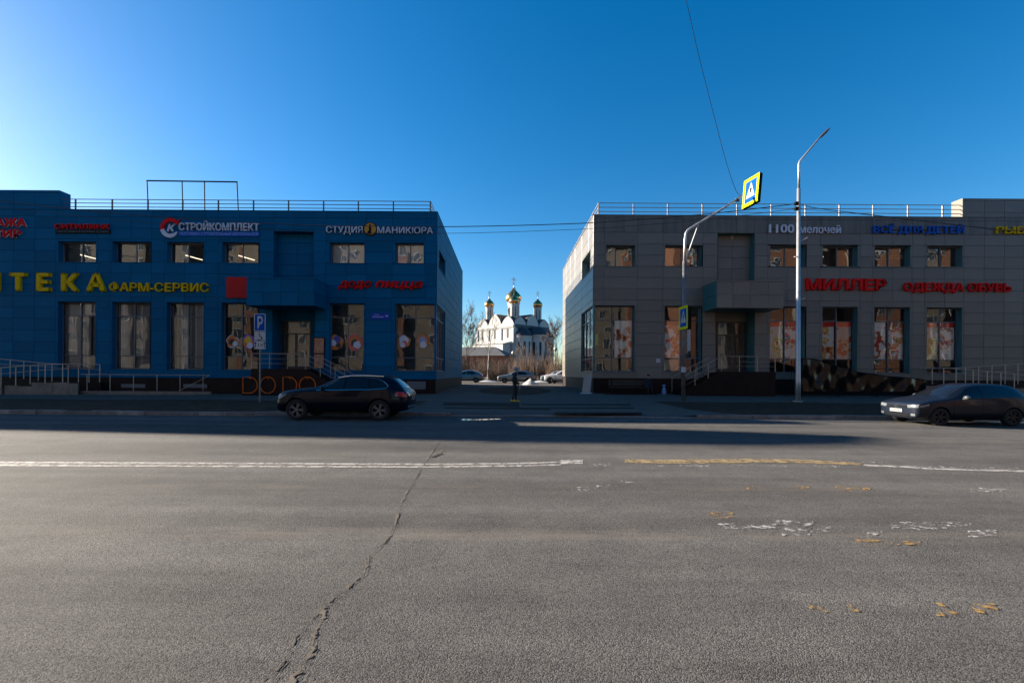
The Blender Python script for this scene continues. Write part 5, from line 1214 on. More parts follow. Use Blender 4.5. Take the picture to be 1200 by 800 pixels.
# parking sign post
b0 = GP(304.5, 472.5, 0.12); px_, Dp = b0.x, b0.y; gp = gz(px_, Dp)
pt = thing('parking_post', 'thin grey post with blue parking sign and two white plates', 'sign post', (px_, Dp, gp))
def PP(px, py): v = W(px, py, Dp); return (v.x - px_, 0, v.z - gp)
MB().tube([(0, 0, 0), (0, 0, PP(305, 369)[2])], 0.04, 8).build('post', m_bronze, pt)
def plate(nm, x0, x1, yt, yb2, m, dy=-0.07):
    a, b3 = PP(x0, yb2), PP(x1, yt); w2, h2 = b3[0] - a[0], b3[2] - a[2]
    mb = MB().box(-w2 / 2, w2 / 2, -0.012, 0.012, -h2 / 2, h2 / 2); o = mb.build(nm, m, pt, loc=((a[0] + b3[0]) / 2, dy, (a[2] + b3[2]) / 2)); o.rotation_euler = (0, 0, RAD(12)); return o, w2, h2
o, w2, h2 = plate('parking_plate', 299.3, 311.6, 367.8, 388.0, m_swhite)
MB().box(-w2 / 2 + 0.03, w2 / 2 - 0.03, -0.016, -0.0121, -h2 / 2 + 0.03, h2 / 2 - 0.03).build('blue_field', m_sblue, o)
lettering(o, 'Р', (-w2 * 0.2, -h2 * 0.36), (w2 * 0.28, -h2 * 0.36), h2 * 0.72, Wall((0, 0, 0), 0), 0.02, m_swhite, 0.025, 0.002, one=True, name='parking_letter')
o, w2, h2 = plate('disabled_plate', 299.6, 311.5, 388.8, 398.6, m_swhite)
g = MB(); ring = [(0.09 * math.cos(a) - 0.01, -0.016, -0.09 + 0.09 * math.sin(a)) for a in [-2.6 + i * 0.37 for i in range(11)]]; g.tube(ring, 0.012, 4)
g.tube([(-0.03, -0.016, 0.12), (-0.02, -0.016, -0.02), (0.07, -0.016, -0.03), (0.12, -0.016, -0.14)], 0.015, 4); g.lathe([(0, 0.02), (0.02, 0), (0, -0.02)], (-0.03, -0.016, 0.155), 8); g.build('wheelchair_symbol', m_sblack, o)
o, w2, h2 = plate('arrow_plate', 299.6, 311.5, 399.6, 409.0, m_swhite)
g = MB()
for dx in (-0.19, 0.19): g.tube([(dx, -0.016, -0.12), (dx, -0.016, 0.12)], 0.012, 4); g.face([(dx - 0.05, -0.0165, 0.06), (dx + 0.05, -0.0165, 0.06), (dx, -0.0165, 0.15)])
for dx, hh in ((-0.06, 0.07), (0.05, 0.05), (0.1, 0.05)): g.tube([(dx, -0.016, -hh), (dx, -0.016, hh)], 0.012, 4)
g.build('print', m_sblack, o)
# overhead cables
def cable(label, pts, r=0.012, sub=10):
    P = [W(*p) for p in pts]; out = []
    for i in range(len(P) - 1):
        p0, p1, p2, p3 = P[max(i - 1, 0)], P[i], P[i + 1], P[min(i + 2, len(P) - 1)]
        for k in range(sub):
            t = k / sub; out.append(0.5 * ((2 * p1) + (p2 - p0) * t + (2 * p0 - 5 * p1 + 4 * p2 - p3) * t * t + (-p0 + 3 * p1 - 3 * p2 + p3) * t ** 3))
    out.append(P[-1]); o = MB().tube(out, r, 5).build('overhead_cable', mat('cable_black', (0.01, 0.01, 0.012), 0.6)); tag(o, label, 'cable')
d_ = DL - 0.05
cable('upper black cable sagging from blue building side to street lamp', [(-260, 195, 23.4), (0, 235.3, d_), (180, 253.6, d_), (340, 263, d_), (440, 265, d_), (530, 265.6, d_), (640, 263.2, d_), (720, 259.5, d_), (830, 250.6, d_), (934, 238.8, d_)], 0.022)
cable('lower thin cable sagging from blue building side to street lamp', [(-260, 205, 23.4), (0, 242, d_), (180, 261.5, d_), (340, 270.5, d_), (440, 273, d_), (540, 273.2, d_), (640, 270.2, d_), (720, 266.3, d_), (830, 256.8, d_), (934, 244.6, d_)], 0.012)
cable('upper black cable sagging from street lamp past the fishing shop sign', [(937, 239.2, d_), (960, 244.5, d_), (1020, 251.6, d_), (1080, 259, d_), (1150, 266.6, d_), (1200, 269.6, d_), (1400, 262, d_)], 0.018)
cable('lower thin cable running on from street lamp along the grey facade', [(937, 245, d_), (1000, 250.5, d_), (1060, 256.8, d_), (1130, 264.8, d_), (1200, 270.6, d_), (1400, 268, d_)], 0.009)
cable('thin cable hanging from above down to the arm of the crossing post', [(760, -190, 14.0), (804, 0, 18.5), (818, 62, 20.2), (836, 133, 21.4), (851, 190, 22.2), (862, 222, 22.7), (868.5, 229.5, DC)], 0.012)

# ================================================================== SMALL THINGS BY THE WALLS
# leaning glass board at the grey corner
p = W(686, 459, 29.6); t = thing('leaning_board', 'pale framed board leaning at the corner of the grey building', 'board', (p.x, 29.6, gz(p.x, 29.6)))
MB().prism([(-0.22, 0.0), (0.30, 0.0), (0.45, 1.25), (-0.05, 1.25)], 0.0, 0.05).xf(Matrix.Rotation(RAD(-8), 4, 'X')).build('panel', mat('pale_board', (0.25, 0.27, 0.27), 0.3, var=0.15, vscale=3), t)
MB().tube([(-0.2, 0.25, 0), (0.0, 0.12, 1.2)], 0.02, 5).tube([(0.3, 0.3, 0), (0.42, 0.15, 1.2)], 0.02, 5).build('strut', m_steel, t)
for k in range(5): MB().lathe([(0, 0.10), (0.05, 0.07), (0.07, 0.0)], (-0.3 + 0.16 * k, -0.12, 0), 8).build('weight', mat('pale_stone', (0.35, 0.38, 0.42), 0.7), t)
# bench
p = W(741, 460, 29.4); bt = thing('park_bench', 'long dark low bench against the maroon plinth', 'bench', (p.x, 29.5, gz(p.x, 29.5)))
m_bench = mat('dark_brown_wood', (0.030, 0.022, 0.018), 0.6, var=0.3, vscale=4)
for k in range(4): MB().box(-1.45, 1.35, -0.22 + 0.115 * k, -0.22 + 0.115 * k + 0.095, 0.42, 0.46).build('seat_slat', m_bench, bt)
for k in range(3): MB().box(-1.45, 1.35, 0.27, 0.31, 0.55 + 0.13 * k, 0.65 + 0.13 * k).build('back_slat', m_bench, bt)
for x in (-1.3, 1.2): MB().box(x, x + 0.07, -0.2, 0.3, -0.02, 0.42).box(x, x + 0.07, 0.26, 0.27, 0.42, 0.92).build('leg', m_fr, bt)
MB().box(-1.75, 1.5, -0.45, 0.55, -0.1, 0.06).build('base', m_plinth, bt)
# pale blue tied sack
p = W(778, 461, 29.5); t = thing('tied_sack', 'small pale blue tied sack standing by the maroon plinth', 'sack', (p.x, 29.5, gz(p.x, 29.5)))
mb = MB(); prof = [(0.0, 0.0), (0.13, 0.0), (0.155, 0.08), (0.14, 0.25), (0.10, 0.40), (0.06, 0.47), (0.045, 0.5), (0.09, 0.56), (0.12, 0.60), (0.05, 0.64), (0.0, 0.66)]
mb.lathe(prof, n=14); rr = random.Random(2); mb.v = [(x * (1 + rr.uniform(-0.15, 0.15)), y * (1 + rr.uniform(-0.15, 0.15)), z) for x, y, z in mb.v]
mb.build('sack', mat('pale_blue_plastic', (0.14, 0.25, 0.48), 0.5), t, True)
# ================================================================== PEOPLE
def figure(name, label, loc, rz, joints, edges, radii, zones, scale=1.0):
    t = thing(name, label, 'person', loc, rz)
    me = bpy.data.meshes.new('body'); me.from_pydata([Vector(j) * scale for j in joints], edges, [])
    ob = bpy.data.objects.new('tmp', me); COL.objects.link(ob)
    sk2 = ob.modifiers.new('skin', 'SKIN')
    if not me.skin_vertices:
        me.attributes.new(name='skin_vertex', type='FLOAT', domain='POINT') if False else None
    bpy.context.view_layer.objects.active = ob
    if not me.skin_vertices: bpy.ops.mesh.customdata_skin_add()
    for i, r in enumerate(radii):
        me.skin_vertices[0].data[i].radius = (r[0] * scale, r[1] * scale) if isinstance(r, tuple) else (r * scale, r * scale)
    me.skin_vertices[0].data[0].use_root = True
    su = ob.modifiers.new('sub', 'SUBSURF'); su.levels = 2
    bpy.context.view_layer.update()
    m2 = bpy.data.meshes.new_from_object(ob.evaluated_get(bpy.context.evaluated_depsgraph_get())); bpy.data.objects.remove(ob)
    mats = []
    for z0, z1, m in zones:
        if m not in mats: mats.append(m)
    m2.materials.clear()
    for m in mats: m2.materials.append(m)
    for pl in m2.polygons:
        z = pl.center.z / scale; pl.use_smooth = True
        for z0, z1, m in zones:
            if z0 <= z < z1: pl.material_index = mats.index(m); break
    add('body', m2, t); return t
m_coat = mat('dark_coat', (0.010, 0.011, 0.014), 0.85); m_trs = mat('black_trousers', (0.008, 0.008, 0.009), 0.85); m_skin = mat('skin', (0.45, 0.27, 0.20), 0.6)
m_shoe = mat('yellow_shoes', (0.60, 0.42, 0.02), 0.6); m_hood = mat('grey_blue_cap', (0.16, 0.22, 0.30), 0.8); m_navy = mat('navy_jacket', (0.012, 0.016, 0.035), 0.85); m_maroon = mat('dark_red_hat', (0.09, 0.015, 0.015), 0.85)
# x forward, y left
J = [(0, 0, .93), (0, 0, 1.10), (0.01, 0, 1.30), (0.02, 0, 1.42), (0.05, 0, 1.50), (0.075, 0, 1.60), (0.085, 0, 1.68),
     (0.0, 0.10, .90), (0.10, 0.10, .50), (0.05, 0.10, .09), (0.19, 0.10, .045),
     (0.0, -0.10, .90), (0.03, -0.10, .50), (-0.14, -0.10, .12), (-0.03, -0.10, .05),
     (0.01, 0.19, 1.38), (0.02, 0.23, 1.10), (0.20, 0.20, .96), (0.27, 0.19, .92),
     (0.01, -0.19, 1.38), (-0.03, -0.23, 1.10), (0.14, -0.21, .92), (0.21, -0.20, .87)]
Ed = [(0, 1), (1, 2), (2, 3), (3, 4), (4, 5), (5, 6), (0, 7), (7, 8), (8, 9), (9, 10), (0, 11), (11, 12), (12, 13), (13, 14), (3, 15), (15, 16), (16, 17), (17, 18), (3, 19), (19, 20), (20, 21), (21, 22)]
Rd = [(.15, .17), (.15, .17), (.14, .19), (.10, .14), .06, .085, .075, .10, .068, .05, .04, .10, .068, .05, .04, .065, .055, .042, .032, .065, .055, .042, .032]
pw = GP(603, 470.3, 0.18)
P1 = figure('person', 'person in dark coat, grey cap and yellow shoes walking across the driveway', (pw.x, pw.y, gz(pw.x, pw.y)), 0.0, J, Ed, Rd, [(0, .10, m_trs), (.10, .80, m_trs), (.80, 1.53, m_coat), (1.53, 3, m_skin)], 0.97)
hc = MB(); hc.lathe([(0, 0.125), (0.06, 0.115), (0.10, 0.07), (0.112, 0.0), (0.105, -0.05), (0.09, -0.06)], n=18); hc.v = [(x * 1.05, y * 0.92, z) for x, y, z in hc.v]
hc.box(0.06, 0.17, -0.06, 0.06, -0.005, 0.012); hc.build('cap', m_hood, P1, True, loc=(0.08, 0, 1.63))
for (x, y, z) in ((0.10, 0.097, 0.0), (-0.10, -0.097, 0.02)):
    sh = MB(); rows = []
    for k, (xx, wv, hv) in enumerate(((-0.10, 0.03, 0.10), (-0.08, 0.042, 0.12), (0.0, 0.045, 0.11), (0.08, 0.05, 0.075), (0.15, 0.045, 0.05), (0.18, 0.025, 0.03))):
        rows.append([(x + xx, y + wv * math.cos(a), z + max(0.0, hv / 2 + hv / 2 * math.sin(a))) for a in [2 * math.pi * i / 10 for i in range(11)]])
    sh.grid(rows).face(rows[0][:-1]).face(rows[-1][:-1]).build('shoe', m_shoe, P1, True)
MB().box(0.235, 0.265, -0.3, -0.12, 0.62, 0.82).tube([(0.24, -0.2, 0.82), (0.22, -0.2, 0.88)], 0.012, 5).build('bag', mat('pale_bag', (0.25, 0.25, 0.27), 0.7, var=0.3, vscale=12), P1)
for s in (-1, 1): MB().lathe([(0, -.02), (.012, 0), (0, .02)], (0.07, s * 0.085, 1.575), 8).build('ear', m_skin, P1)
MB().lathe([(0, 0.02), (0.016, 0.0), (0.018, -0.02), (0, -0.028)], (0.165, 0, 1.565), 8).build('nose', m_skin, P1)
# seated person on the bench
J2 = [(0, 0, .52), (-0.02, 0, .70), (0.0, 0, .90), (0.02, 0, 1.02), (0.05, 0, 1.10), (0.075, 0, 1.19), (0.08, 0, 1.27),
      (0.05, 0.10, .52), (0.42, 0.11, .52), (0.40, 0.11, .09), (0.54, 0.11, .05), (0.05, -0.10, .52), (0.42, -0.11, .52), (0.44, -0.11, .09), (0.58, -0.11, .05),
      (0.0, 0.18, .98), (0.04, 0.22, .74), (0.26, 0.14, .62), (0.34, 0.10, .60), (0.0, -0.18, .98), (0.04, -0.22, .74), (0.26, -0.14, .62), (0.34, -0.08, .60)]
ps = W(760.5, 458, 29.4)
P2 = figure('person', 'person in navy jacket and dark red hat sitting on the dark bench', (ps.x, 29.6, gz(ps.x, 29.5) + 0.0), RAD(-90), J2, Ed, Rd, [(0, .50, m_trs), (.50, 1.12, m_navy), (1.12, 3, m_skin)], 0.96)
hc = MB(); hc.lathe([(0, 0.11), (0.06, 0.10), (0.095, 0.06), (0.105, 0.0), (0.10, -0.03)], n=16); hc.build('hat', m_maroon, P2, True, loc=(0.07, 0, 1.205))

# ================================================================== YARD, CHURCH, TREES
m_wall = mat('white_lime_wall', (0.42, 0.405, 0.385), 0.85, var=0.05, vscale=0.5); m_dkroof = mat('dark_sheet_roof', (0.045, 0.042, 0.045), 0.5, 0.2, var=0.15, vscale=1)
m_gold = mat('gilded_dome', (0.66, 0.34, 0.12), 0.28, 1.0); m_dgold = mat('dull_gold', (0.7, 0.45, 0.14), 0.35, 1.0); m_slit = mat('dark_church_window', (0.02, 0.022, 0.025), 0.6, spec=0.2)
m_brick = mat('red_brick', (0.32, 0.105, 0.06), 0.9, var=0.25, vscale=2.5); m_slate = mat('grey_sheet_roof', (0.085, 0.08, 0.08), 0.8, var=0.2, vscale=1)
CH = thing('church', 'white five-domed church with golden onion domes', 'church', (2.3, 132, 0.8), RAD(45))
HS = 7.5; ZE = 13.2
def keel(cx, hw, zt, z0, n=9):
    pts = []
    for k in range(n + 1):
        a = math.pi * k / n; x = -hw * math.cos(a); z = z0 + (zt - z0) * (0.86 * math.sin(a)) + (zt - z0) * 0.14 * max(0, 1 - abs(x) / (hw * 0.35)); pts.append((cx + x, z))
    return pts
def gable_poly(extra=0.0, zlow=0.0):
    p = [(-HS, zlow)]
    for cx, hw, zt in ((-5.05, 2.4, 16.3), (0, 2.55, 17.3), (5.05, 2.4, 16.3)): p += keel(cx, hw, zt + extra, ZE + extra)
    return p + [(HS, zlow)]
for rz in (0, 90, 180, 270):
    R = Matrix.Rotation(RAD(rz), 4, 'Z')
    MB().prism(gable_poly(), -HS, -HS + 0.5).xf(R).build('wall', m_wall, CH)
    pil = MB()
    for x in (-HS + 0.35, -2.55, 2.55, HS - 0.35): pil.box(x - 0.32, x + 0.32, -HS - 0.22, -HS, 0, ZE - 0.2)
    pil.box(-HS, HS, -HS - 0.3, -HS - 0.225, 9.3, 9.7); pil.xf(R).build('pilasters', m_wall, CH)
    for x, zt in ((-5.05, 13.4), (0, 14.0), (5.05, 13.4)):
        q = [(x - 0.3, 10.3), (x + 0.3, 10.3), (x + 0.3, zt - 0.4), (x, zt), (x - 0.3, zt - 0.4)]
        MB().prism(q, -HS - 0.06, -HS + 0.01).xf(R).build('window', m_slit, CH)
for rz in (0, 90):
    R = Matrix.Rotation(RAD(rz), 4, 'Z')
    for k, (cx, hw, zt) in enumerate(((-5.05, 2.55, 16.5), (0, 2.6, 17.5), (5.05, 2.55, 16.5))):
        MB().prism([(cx - hw, ZE - 0.4)] + keel(cx, hw, zt, ZE + 0.18) + [(cx + hw, ZE - 0.4)], -HS + 0.3, HS - 0.3).xf(R).build('roof', m_dkroof, CH)
def onion(r, h):
    return [(0.70 * r, 0.0), (0.86 * r, 0.08 * h), (0.98 * r, 0.2 * h), (1.0 * r, 0.29 * h), (0.95 * r, 0.40 * h), (0.80 * r, 0.53 * h), (0.58 * r, 0.65 * h), (0.36 * r, 0.76 * h), (0.18 * r, 0.87 * h), (0.07 * r, 0.97 * h), (0.05 * r, 1.08 * h)]
def dome(x, y, rd, z0, z1, rdome, h, cross):
    dr = MB(); dr.lathe([(rd * 1.18, z0 - z0), (rd * 1.18, 0.5), (rd, 0.6), (rd, z1 - z0 - 0.4), (rd * 1.1, z1 - z0 - 0.3), (rd * 1.1, z1 - z0)], (x, y, z0), 20); d2 = dr.build('drum', m_wall, CH)
    for k in range(8):
        a = 2 * math.pi * k / 8 + 0.39; c, s = math.cos(a), math.sin(a); wv = rd * 0.09
        MB().face([(x + c * (rd + 0.03) - s * wv, y + s * (rd + 0.03) + c * wv, z0 + 1.0), (x + c * (rd + 0.03) + s * wv, y + s * (rd + 0.03) - c * wv, z0 + 1.0), (x + c * (rd + 0.03) + s * wv, y + s * (rd + 0.03) - c * wv, z1 - 0.8), (x + c * (rd + 0.03) - s * wv, y + s * (rd + 0.03) + c * wv, z1 - 0.8)]).build('drum_window', m_slit, d2)
    MB().lathe(onion(rdome, h), (x, y, z1), 28).build('dome', m_gold, CH, True)
    zc = z1 + h * 1.05; c = MB(); u = Vector((0.707, -0.707, 0)); th = 0.05 * cross / 2 + 0.02
    c.tube([(x, y, zc), (x, y, zc + cross)], th, 4)
    for zz, l in ((0.62, 0.26), (0.78, 0.13)): c.tube([Vector((x, y, zc + cross * zz)) - u * l * cross, Vector((x, y, zc + cross * zz)) + u * l * cross], th, 4)
    c.tube([Vector((x, y, zc + cross * 0.36)) - u * 0.15 * cross, Vector((x, y, zc + cross * 0.28)) + u * 0.15 * cross], th, 4)
    c.lathe([(0, 0.12), (0.13, 0), (0, -0.12)], (x, y, zc), 10); c.build('cross', m_dgold, CH)
dome(0, 0, 1.72, 15.5, 21.2, 2.28, 4.5, 2.9)
for sx, sy in ((-1, -1), (1, -1), (-1, 1), (1, 1)): dome(sx * 4.95, sy * 4.95, 1.12, 14.2, 19.8, 1.42, 2.75, 2.0)
for cx, r, ext, zt in ((-4.7, 2.45, 0.6, 10.8), (0, 2.75, 2.0, 11.2), (4.7, 2.45, 0.6, 10.8)):
    yb3 = -HS - ext
    a = MB().lathe([(r, 0), (r, zt - 0.5), (r + 0.18, zt - 0.4), (r + 0.18, zt)], (cx, yb3, 0), 20, math.pi, 2 * math.pi).box(cx - r, cx + r, yb3 + 0.0, -HS, 0, zt - 0.02); ap = a.build('apse', m_wall, CH)
    MB().lathe([(r + 0.3, zt), (r * 0.9, zt + 1.1), (r * 0.5, zt + 2.0), (0, zt + 2.5)], (cx, yb3, 0), 20, math.pi, 2 * math.pi).build('apse_roof', m_dkroof, CH)
    MB().prism([(cx - r - 0.3, zt), (cx + r + 0.3, zt), (cx + r * 0.5, zt + 2.0), (cx, zt + 2.5), (cx - r * 0.5, zt + 2.0)], yb3, -HS - 0.31).build('apse_roof', m_dkroof, CH)
    for k in range(5):
        an = math.pi + math.pi * (k + 0.5) / 5; c, s = math.cos(an), math.sin(an)
        MB().face([(cx + c * (r + 0.04) - s * 0.28, yb3 + s * (r + 0.04) + c * 0.28, 5.5), (cx + c * (r + 0.04) + s * 0.28, yb3 + s * (r + 0.04) - c * 0.28, 5.5), (cx + c * (r + 0.04) + s * 0.28, yb3 + s * (r + 0.04) - c * 0.28, 9.2), (cx + c * (r + 0.04) - s * 0.28, yb3 + s * (r + 0.04) + c * 0.28, 9.2)]).build('window', m_slit, ap)
MB().box(-HS - 3.2, -HS - 0.31, -6.5, 6.5, 0, 8.6).build('gallery', m_wall, CH)
MB().prism([(-HS - 3.4, 8.6), (-HS - 0.3, 8.6), (-HS - 0.3, 9.25)], -6.7, 6.7).build('gallery_roof', m_wall, CH)
# brick house
bc = W(590, 437, 93); BH = thing('brick_house', 'low red brick house with grey hipped roof below the church', 'house', (bc.x, 93, 0.6), RAD(-18))
LN, DP, EV = 15.0, 7.5, 4.6
MB().box(-LN, 0, 0, DP, -0.5, EV).build('wall', m_brick, BH)
MB().face([(-LN - 0.5, -0.6, EV - 0.05), (0.6, -0.6, EV - 0.05), (-3.2, DP / 2, EV + 2.0), (-LN + 3.2, DP / 2, EV + 2.0)]).face([(0.6, -0.6, EV - 0.05), (0.6, DP + 0.6, EV - 0.05), (-3.2, DP / 2, EV + 2.0)]).face([(0.6, DP + 0.6, EV - 0.05), (-LN - 0.5, DP + 0.6, EV - 0.05), (-LN + 3.2, DP / 2, EV + 2.0), (-3.2, DP / 2, EV + 2.0)]).face([(-LN - 0.5, DP + 0.6, EV - 0.05), (-LN - 0.5, -0.6, EV - 0.05), (-LN + 3.2, DP / 2, EV + 2.0)]).face([(-LN - 0.5, -0.6, EV - 0.06), (0.6, -0.6, EV - 0.06), (0.6, DP + 0.6, EV - 0.06), (-LN - 0.5, DP + 0.6, EV - 0.06)]).build('roof', m_slate, BH)
for x in (-12.5, -9.5, -6.3, -3.3):
    wn = MB().box(x, x + 1.1, -0.06, -0.002, 1.5, 3.3).build('window', m_slit, BH); MB().box(x - 0.12, x + 1.22, -0.12, -0.003, 1.32, 1.49).build('sill', m_wall, wn)
for x in (-8.2, -1.6, -0.25): MB().box(x, x + 0.45, -0.14, -0.003, 0, EV - 0.1).build('pilaster', m_brick, BH)
MB().box(0.002, 0.06, 1.5, 2.8, 0.2, 3.2).build('door', m_slit, BH)
# lamp posts with globes
for la, px, pyg, D in (('globe lamp post standing before the red brick house', 601.6, 413.3, 76), ('globe lamp post standing beside the grey building corner', 651.2, 408.6, 72)):
    p = W(px, pyg, D); g0 = gz(p.x, D); t = thing('globe_lamp', la, 'street lamp', (p.x, D, g0)); h = p.z - g0
    MB().tube([(0, 0, 0), (0, 0, 0.8), (0, 0, 0.85), (0, 0, h - 0.3)], [0.11, 0.1, 0.06, 0.05], 8).build('post', m_fr, t)
    MB().lathe([(0.0, -0.32), (0.2, -0.25), (0.31, -0.08), (0.31, 0.08), (0.2, 0.25), (0, 0.32)], (0, 0, h), 14).build('globe', mat('cream_globe', (0.45, 0.41, 0.33), 0.4), t, True)
    MB().lathe([(0.05, -0.42), (0.14, -0.36), (0.14, -0.28)], (0, 0, h), 10).build('collar', m_fr, t)
# green bin, snow heap
p = W(622.8, 446, 60); t = thing('waste_container', 'green wheeled waste container in the yard', 'bin', (p.x, 60, gz(p.x, 60))); m_green = mat('green_plastic', (0.01, 0.07, 0.03), 0.5)
MB().prism([(-0.42, 0.12), (0.42, 0.12), (0.5, 1.05), (-0.5, 1.05)], -0.4, 0.4).build('tub', m_green, t); MB().prism([(-0.54, 1.05), (0.54, 1.05), (0.45, 1.2), (-0.45, 1.2)], -0.46, 0.46).build('lid', m_green, t)
for x in (-0.35, 0.35): MB().lathe([(0.0, -0.04), (0.1, -0.04), (0.1, 0.04), (0, 0.04)], (0, 0, 0), 10).xf(Matrix.Translation((x, -0.3, 0.10)) @ Matrix.Rotation(RAD(90), 4, 'X')).build('wheel', m_tyre, t)
def heap(px, py, D, rx, ry, h, label, m):
    p = W(px, py, D); rr = random.Random(int(px)); rows = []
    for j in range(9):
        r = j / 8; rows.append([(rx * r * math.cos(a) * (1 + 0.12 * math.sin(3 * a)), ry * r * math.sin(a), h * (1 - r) ** 1.1 * (0.85 + 0.3 * rr.random()) - 0.06 * r) for a in [2 * math.pi * i / 20 for i in range(20)]])
        rows[-1].append(rows[-1][0])
    o = MB().grid(rows).build('snow_heap', m, None, True, loc=(p.x, D, gz(p.x, D))); tag(o, label, 'snow heap')
m_snow = mat('dirty_snow', (0.32, 0.31, 0.30), 0.8, col2=(0.48, 0.48, 0.49), vscale=3, bump=1.5, bscale=8)
heap(621.5, 449, 48.5, 0.95, 0.9, 0.62, 'dirty grey snow heap beside the pale saloon', m_snow)
heap(572, 446, 60, 1.6, 1.0, 0.22, 'low flat snow patch between the two saloons', m_snow)
heap(633.5, 446, 59, 1.7, 1.2, 0.25, 'low flat snow patch beside the white SUV', m_snow)
# bare trees and shrubs
def branch_tree(rnd, height, r0, spread, levels=4, lean=0.0, first=0.35, twig=0.012, kids=(4, 6)):
    mb = MB(); 
    def grow(p, d, ln, r, lv):
        n = 4 if lv < 2 else 3; pts = [p]; q = p.copy(); dd = d.copy()
        for k in range(n):
            dd = (dd + Vector((rnd.gauss(0, 0.13), rnd.gauss(0, 0.13), rnd.gauss(0.05, 0.08)))).normalized(); q = q + dd * ln / n; pts.append(q.copy())
        re = max(twig * 0.6, r * (0.3 if lv else 0.18)); mb.tube(pts, [r + (re - r) * i / n for i in range(n + 1)], 6 if lv == 0 else 4 if lv == 1 else 3, cap=False)
        if lv >= levels: return
        cnt = rnd.randint(*kids) + (5 if lv == 0 else 0)
        for c in range(cnt):
            u = first + (1 - first) * (c + rnd.random()) / cnt if lv == 0 else rnd.uniform(0.25, 1.0)
            i = min(n - 1, int(u * n)); bp = pts[i].lerp(pts[i + 1], u * n - i); a = rnd.uniform(0, 6.283)
            side = Vector((math.cos(a), math.sin(a), 0)); nd = (dd * 0.55 + side * spread * rnd.uniform(0.6, 1.2) + Vector((0, 0, 0.35))).normalized()
            grow(bp, nd, ln * (0.42 if lv == 0 else 0.58) * rnd.uniform(0.7, 1.15) * (1.15 - 0.5 * u if lv == 0 else 1), max(twig, r * (1 - 0.7 * u) * 0.45), lv + 1)
    grow(Vector((0, 0, -0.1)), Vector((lean, 0, 1)).normalized(), height, r0, 0)
    return mb
m_bark = mat('grey_bark', (0.11, 0.09, 0.075), 0.95); m_birch = mat('birch_bark', (0.42, 0.39, 0.36), 0.9, var=0.45, vscale=3, stretch=(1, 1, 4)); m_twig = mat('red_brown_twigs', (0.115, 0.072, 0.047), 0.95, objvar=0.25)
trees = [(556, 372, 112, 'tall bare tree beside the church with fine pale twigs', m_bark, 0.6, 11, 5), (572, 378, 74, 'slim bare birch before the red brick house', m_birch, 0.42, 12, 4), (640, 384, 78, 'bare brown tree before the church apses', m_twig, 0.6, 13, 5), (612, 404, 70, 'thin bare sapling behind the globe lamp', m_bark, 0.5, 14, 4), (548, 384, 90, 'bare tree close to the corner of the blue building', m_bark, 0.6, 15, 5), (654, 390, 84, 'thin bare tree close to the corner of the grey building', m_bark, 0.55, 16, 4)]
for px, pyt, D, la, mm, sp, sd, lv in trees:
    p = W(px, pyt, D); g0 = gz(p.x, D); rnd = random.Random(sd); H = p.z - g0
    t = thing('bare_tree', la, 'tree', (p.x, D, g0), rnd.uniform(0, 6))
    mb = branch_tree(rnd, H * 0.92, 0.014 * H, sp, lv - 1, rnd.uniform(-0.05, 0.05), twig=0.012 if D < 100 else 0.018)
    nfs = [i for i, f in enumerate(mb.f)]
    tr = MB(); k6 = 6 * 5
    tr.v = mb.v[:k6]; tr.f = [f for f in mb.f if max(f) < k6]; tr.mi = [0] * len(tr.f); tr.build('trunk', mm, t, True)
    cr = MB(); cr.v = mb.v[k6:]; cr.f = [tuple(i - k6 for i in f) for f in mb.f if min(f) >= k6]; cr.mi = [0] * len(cr.f); cr.build('crown', mm if mm is not m_birch else m_bark, t)
shr = []
for k in range(5):
    rnd = random.Random(40 + k); mb = MB()
    for s in range(52):
        a = rnd.uniform(0, 6.28); r0 = rnd.uniform(0, 0.45); p = Vector((r0 * math.cos(a), r0 * math.sin(a), -0.05)); d = Vector((math.cos(a) * rnd.uniform(0.05, 0.3), math.sin(a) * rnd.uniform(0.05, 0.3), 1)); ln = rnd.uniform(1.8, 4.9)
        q = [p + d * ln * i / 3 + Vector((rnd.gauss(0, 0.05), rnd.gauss(0, 0.05), 0)) * i for i in range(4)]
        mb.tube(q, [0.022, 0.017, 0.012, 0.006], 3, cap=False)
        for c in range(6):
            u = rnd.uniform(0.25, 0.95); i = min(2, int(u * 3)); b3 = q[i].lerp(q[i + 1], u * 3 - i); an = rnd.uniform(0, 6.28); l2 = rnd.uniform(0.25, 0.9)
            e = b3 + Vector((math.cos(an) * 0.35, math.sin(an) * 0.35, 0.9)) * l2; mb.tube([b3, b3.lerp(e, 0.5) + Vector((rnd.gauss(0, .03), 0, 0)), e], [0.011, 0.008, 0.005], 3, cap=False)
    shr.append(mb.mesh('shrub', m_twig))
rnd = random.Random(77)
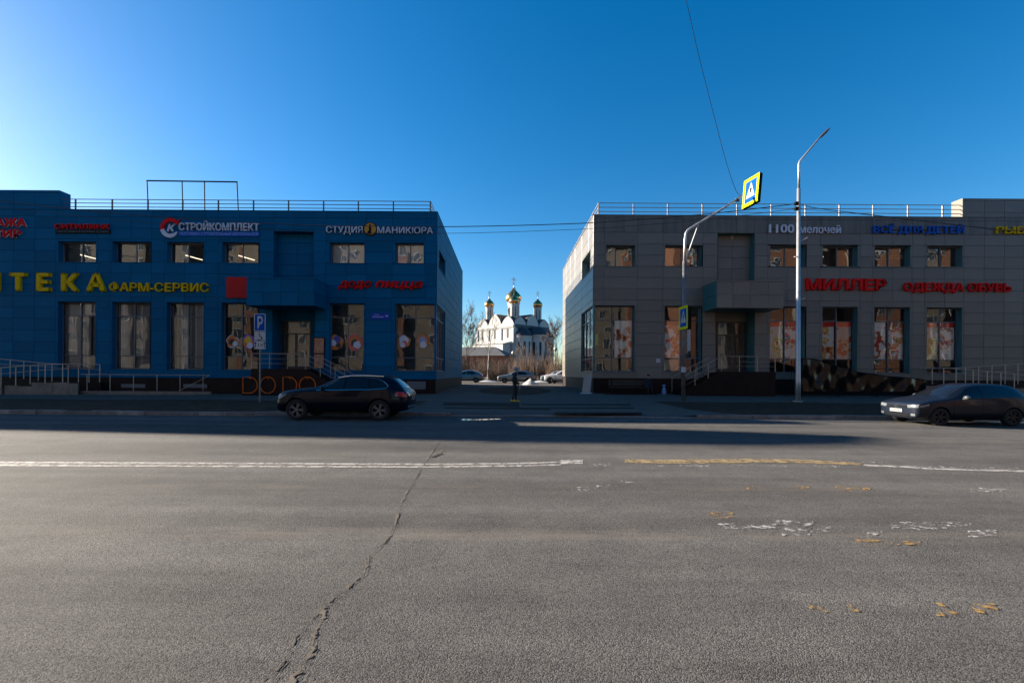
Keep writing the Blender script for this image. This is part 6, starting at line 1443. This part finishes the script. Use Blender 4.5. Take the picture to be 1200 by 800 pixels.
for row, (D, n, x0, x1, sc) in enumerate(((63.5, 15, -6.5, 8.5, 0.72), (67, 15, -7, 9, 0.95), (71.5, 14, -8, 10, 1.1))):
    for k in range(n):
        x = x0 + (x1 - x0) * (k + rnd.uniform(0.1, 0.9)) / n; D2 = D + rnd.uniform(-1, 1)
        hfac = lerp_tab(x, [(-8, 0.85), (-2, 0.62), (1, 0.72), (3, 1.0), (9, 0.95)])
        o = add('bare_shrub', shr[(k * 2 + row) % 5], None, (x, D2, gz(x, D2) - 0.05)); o.rotation_euler = (0, 0, rnd.uniform(0, 6)); s = sc * hfac * rnd.uniform(0.85, 1.15); o.scale = (s * 1.1, s * 1.1, s)
        tag(o, 'bare red-brown shrub in the thicket between yard and church', 'shrub', 'bare shrubs in the thicket')
# ================================================================== BLOCKS ACROSS THE STREET (behind the camera, mirrored in the panes)
m_tan = mat('tan_render', (0.19, 0.16, 0.125), 0.9, var=0.12, vscale=0.5); m_org = mat('orange_brick', (0.185, 0.085, 0.048), 0.9, var=0.15, vscale=0.6); m_cream = mat('cream_render', (0.20, 0.18, 0.155), 0.9, var=0.1, vscale=0.5)
m_pane = mat('far_window_glass', (0.03, 0.04, 0.05), 0.15); m_wfr = mat('white_window_frame', (0.4, 0.4, 0.39), 0.6)
wf = MB().box(-0.75, 0.75, -0.02, 0.04, -0.8, 0.8).mesh('window', m_wfr); pn = MB().box(-0.62, -0.05, 0.041, 0.05, -0.68, 0.68).box(0.05, 0.62, 0.041, 0.05, -0.68, 0.68).mesh('pane', m_pane)
for x0, x1, h, m, yb3, la, m_b in ((-100, -58, 27, m_cream, -22, 'cream nine-storey block across the street', m_tan), (-54, -6, 27, m_tan, -24, 'tan nine-storey block with brick bays across the street', m_org), (4, 27, 27, m_tan, -30, 'tall tan nine-storey tower across the street', m_org), (33, 58, 27, m_org, -24, 'tall orange brick nine-storey block across the street', m_cream), (62, 115, 27, m_org, -26, 'long orange brick block across the street', m_tan)):
    B = thing('apartment_block', la, 'building', ((x0 + x1) / 2, yb3, 0)); hw = (x1 - x0) / 2
    MB().box(-hw, hw, -12, 0, -0.5, h).build('wall', m, B); MB().box(-hw - 0.3, hw + 0.3, -12.3, 0.3, h + 0.002, h + 0.5).build('roof', m_slate, B)
    nb = int(2 * hw / 4.2)
    for i in range(nb):
        cx = -hw + 2 * hw * (i + 0.5) / nb
        if i % 3 == 1: MB().box(cx - 1.3, cx + 1.3, 0.002, 0.9, 2.6, h - 1).build('balcony_bay', m_b, B)
        for fl in range(int(h / 3)):
            w2 = add('window', wf, B, (cx, 0.93 if i % 3 == 1 and fl > 0 and fl * 3 + 1.9 < h - 1 else 0.02, fl * 3 + 1.9)); add('pane', pn, w2)
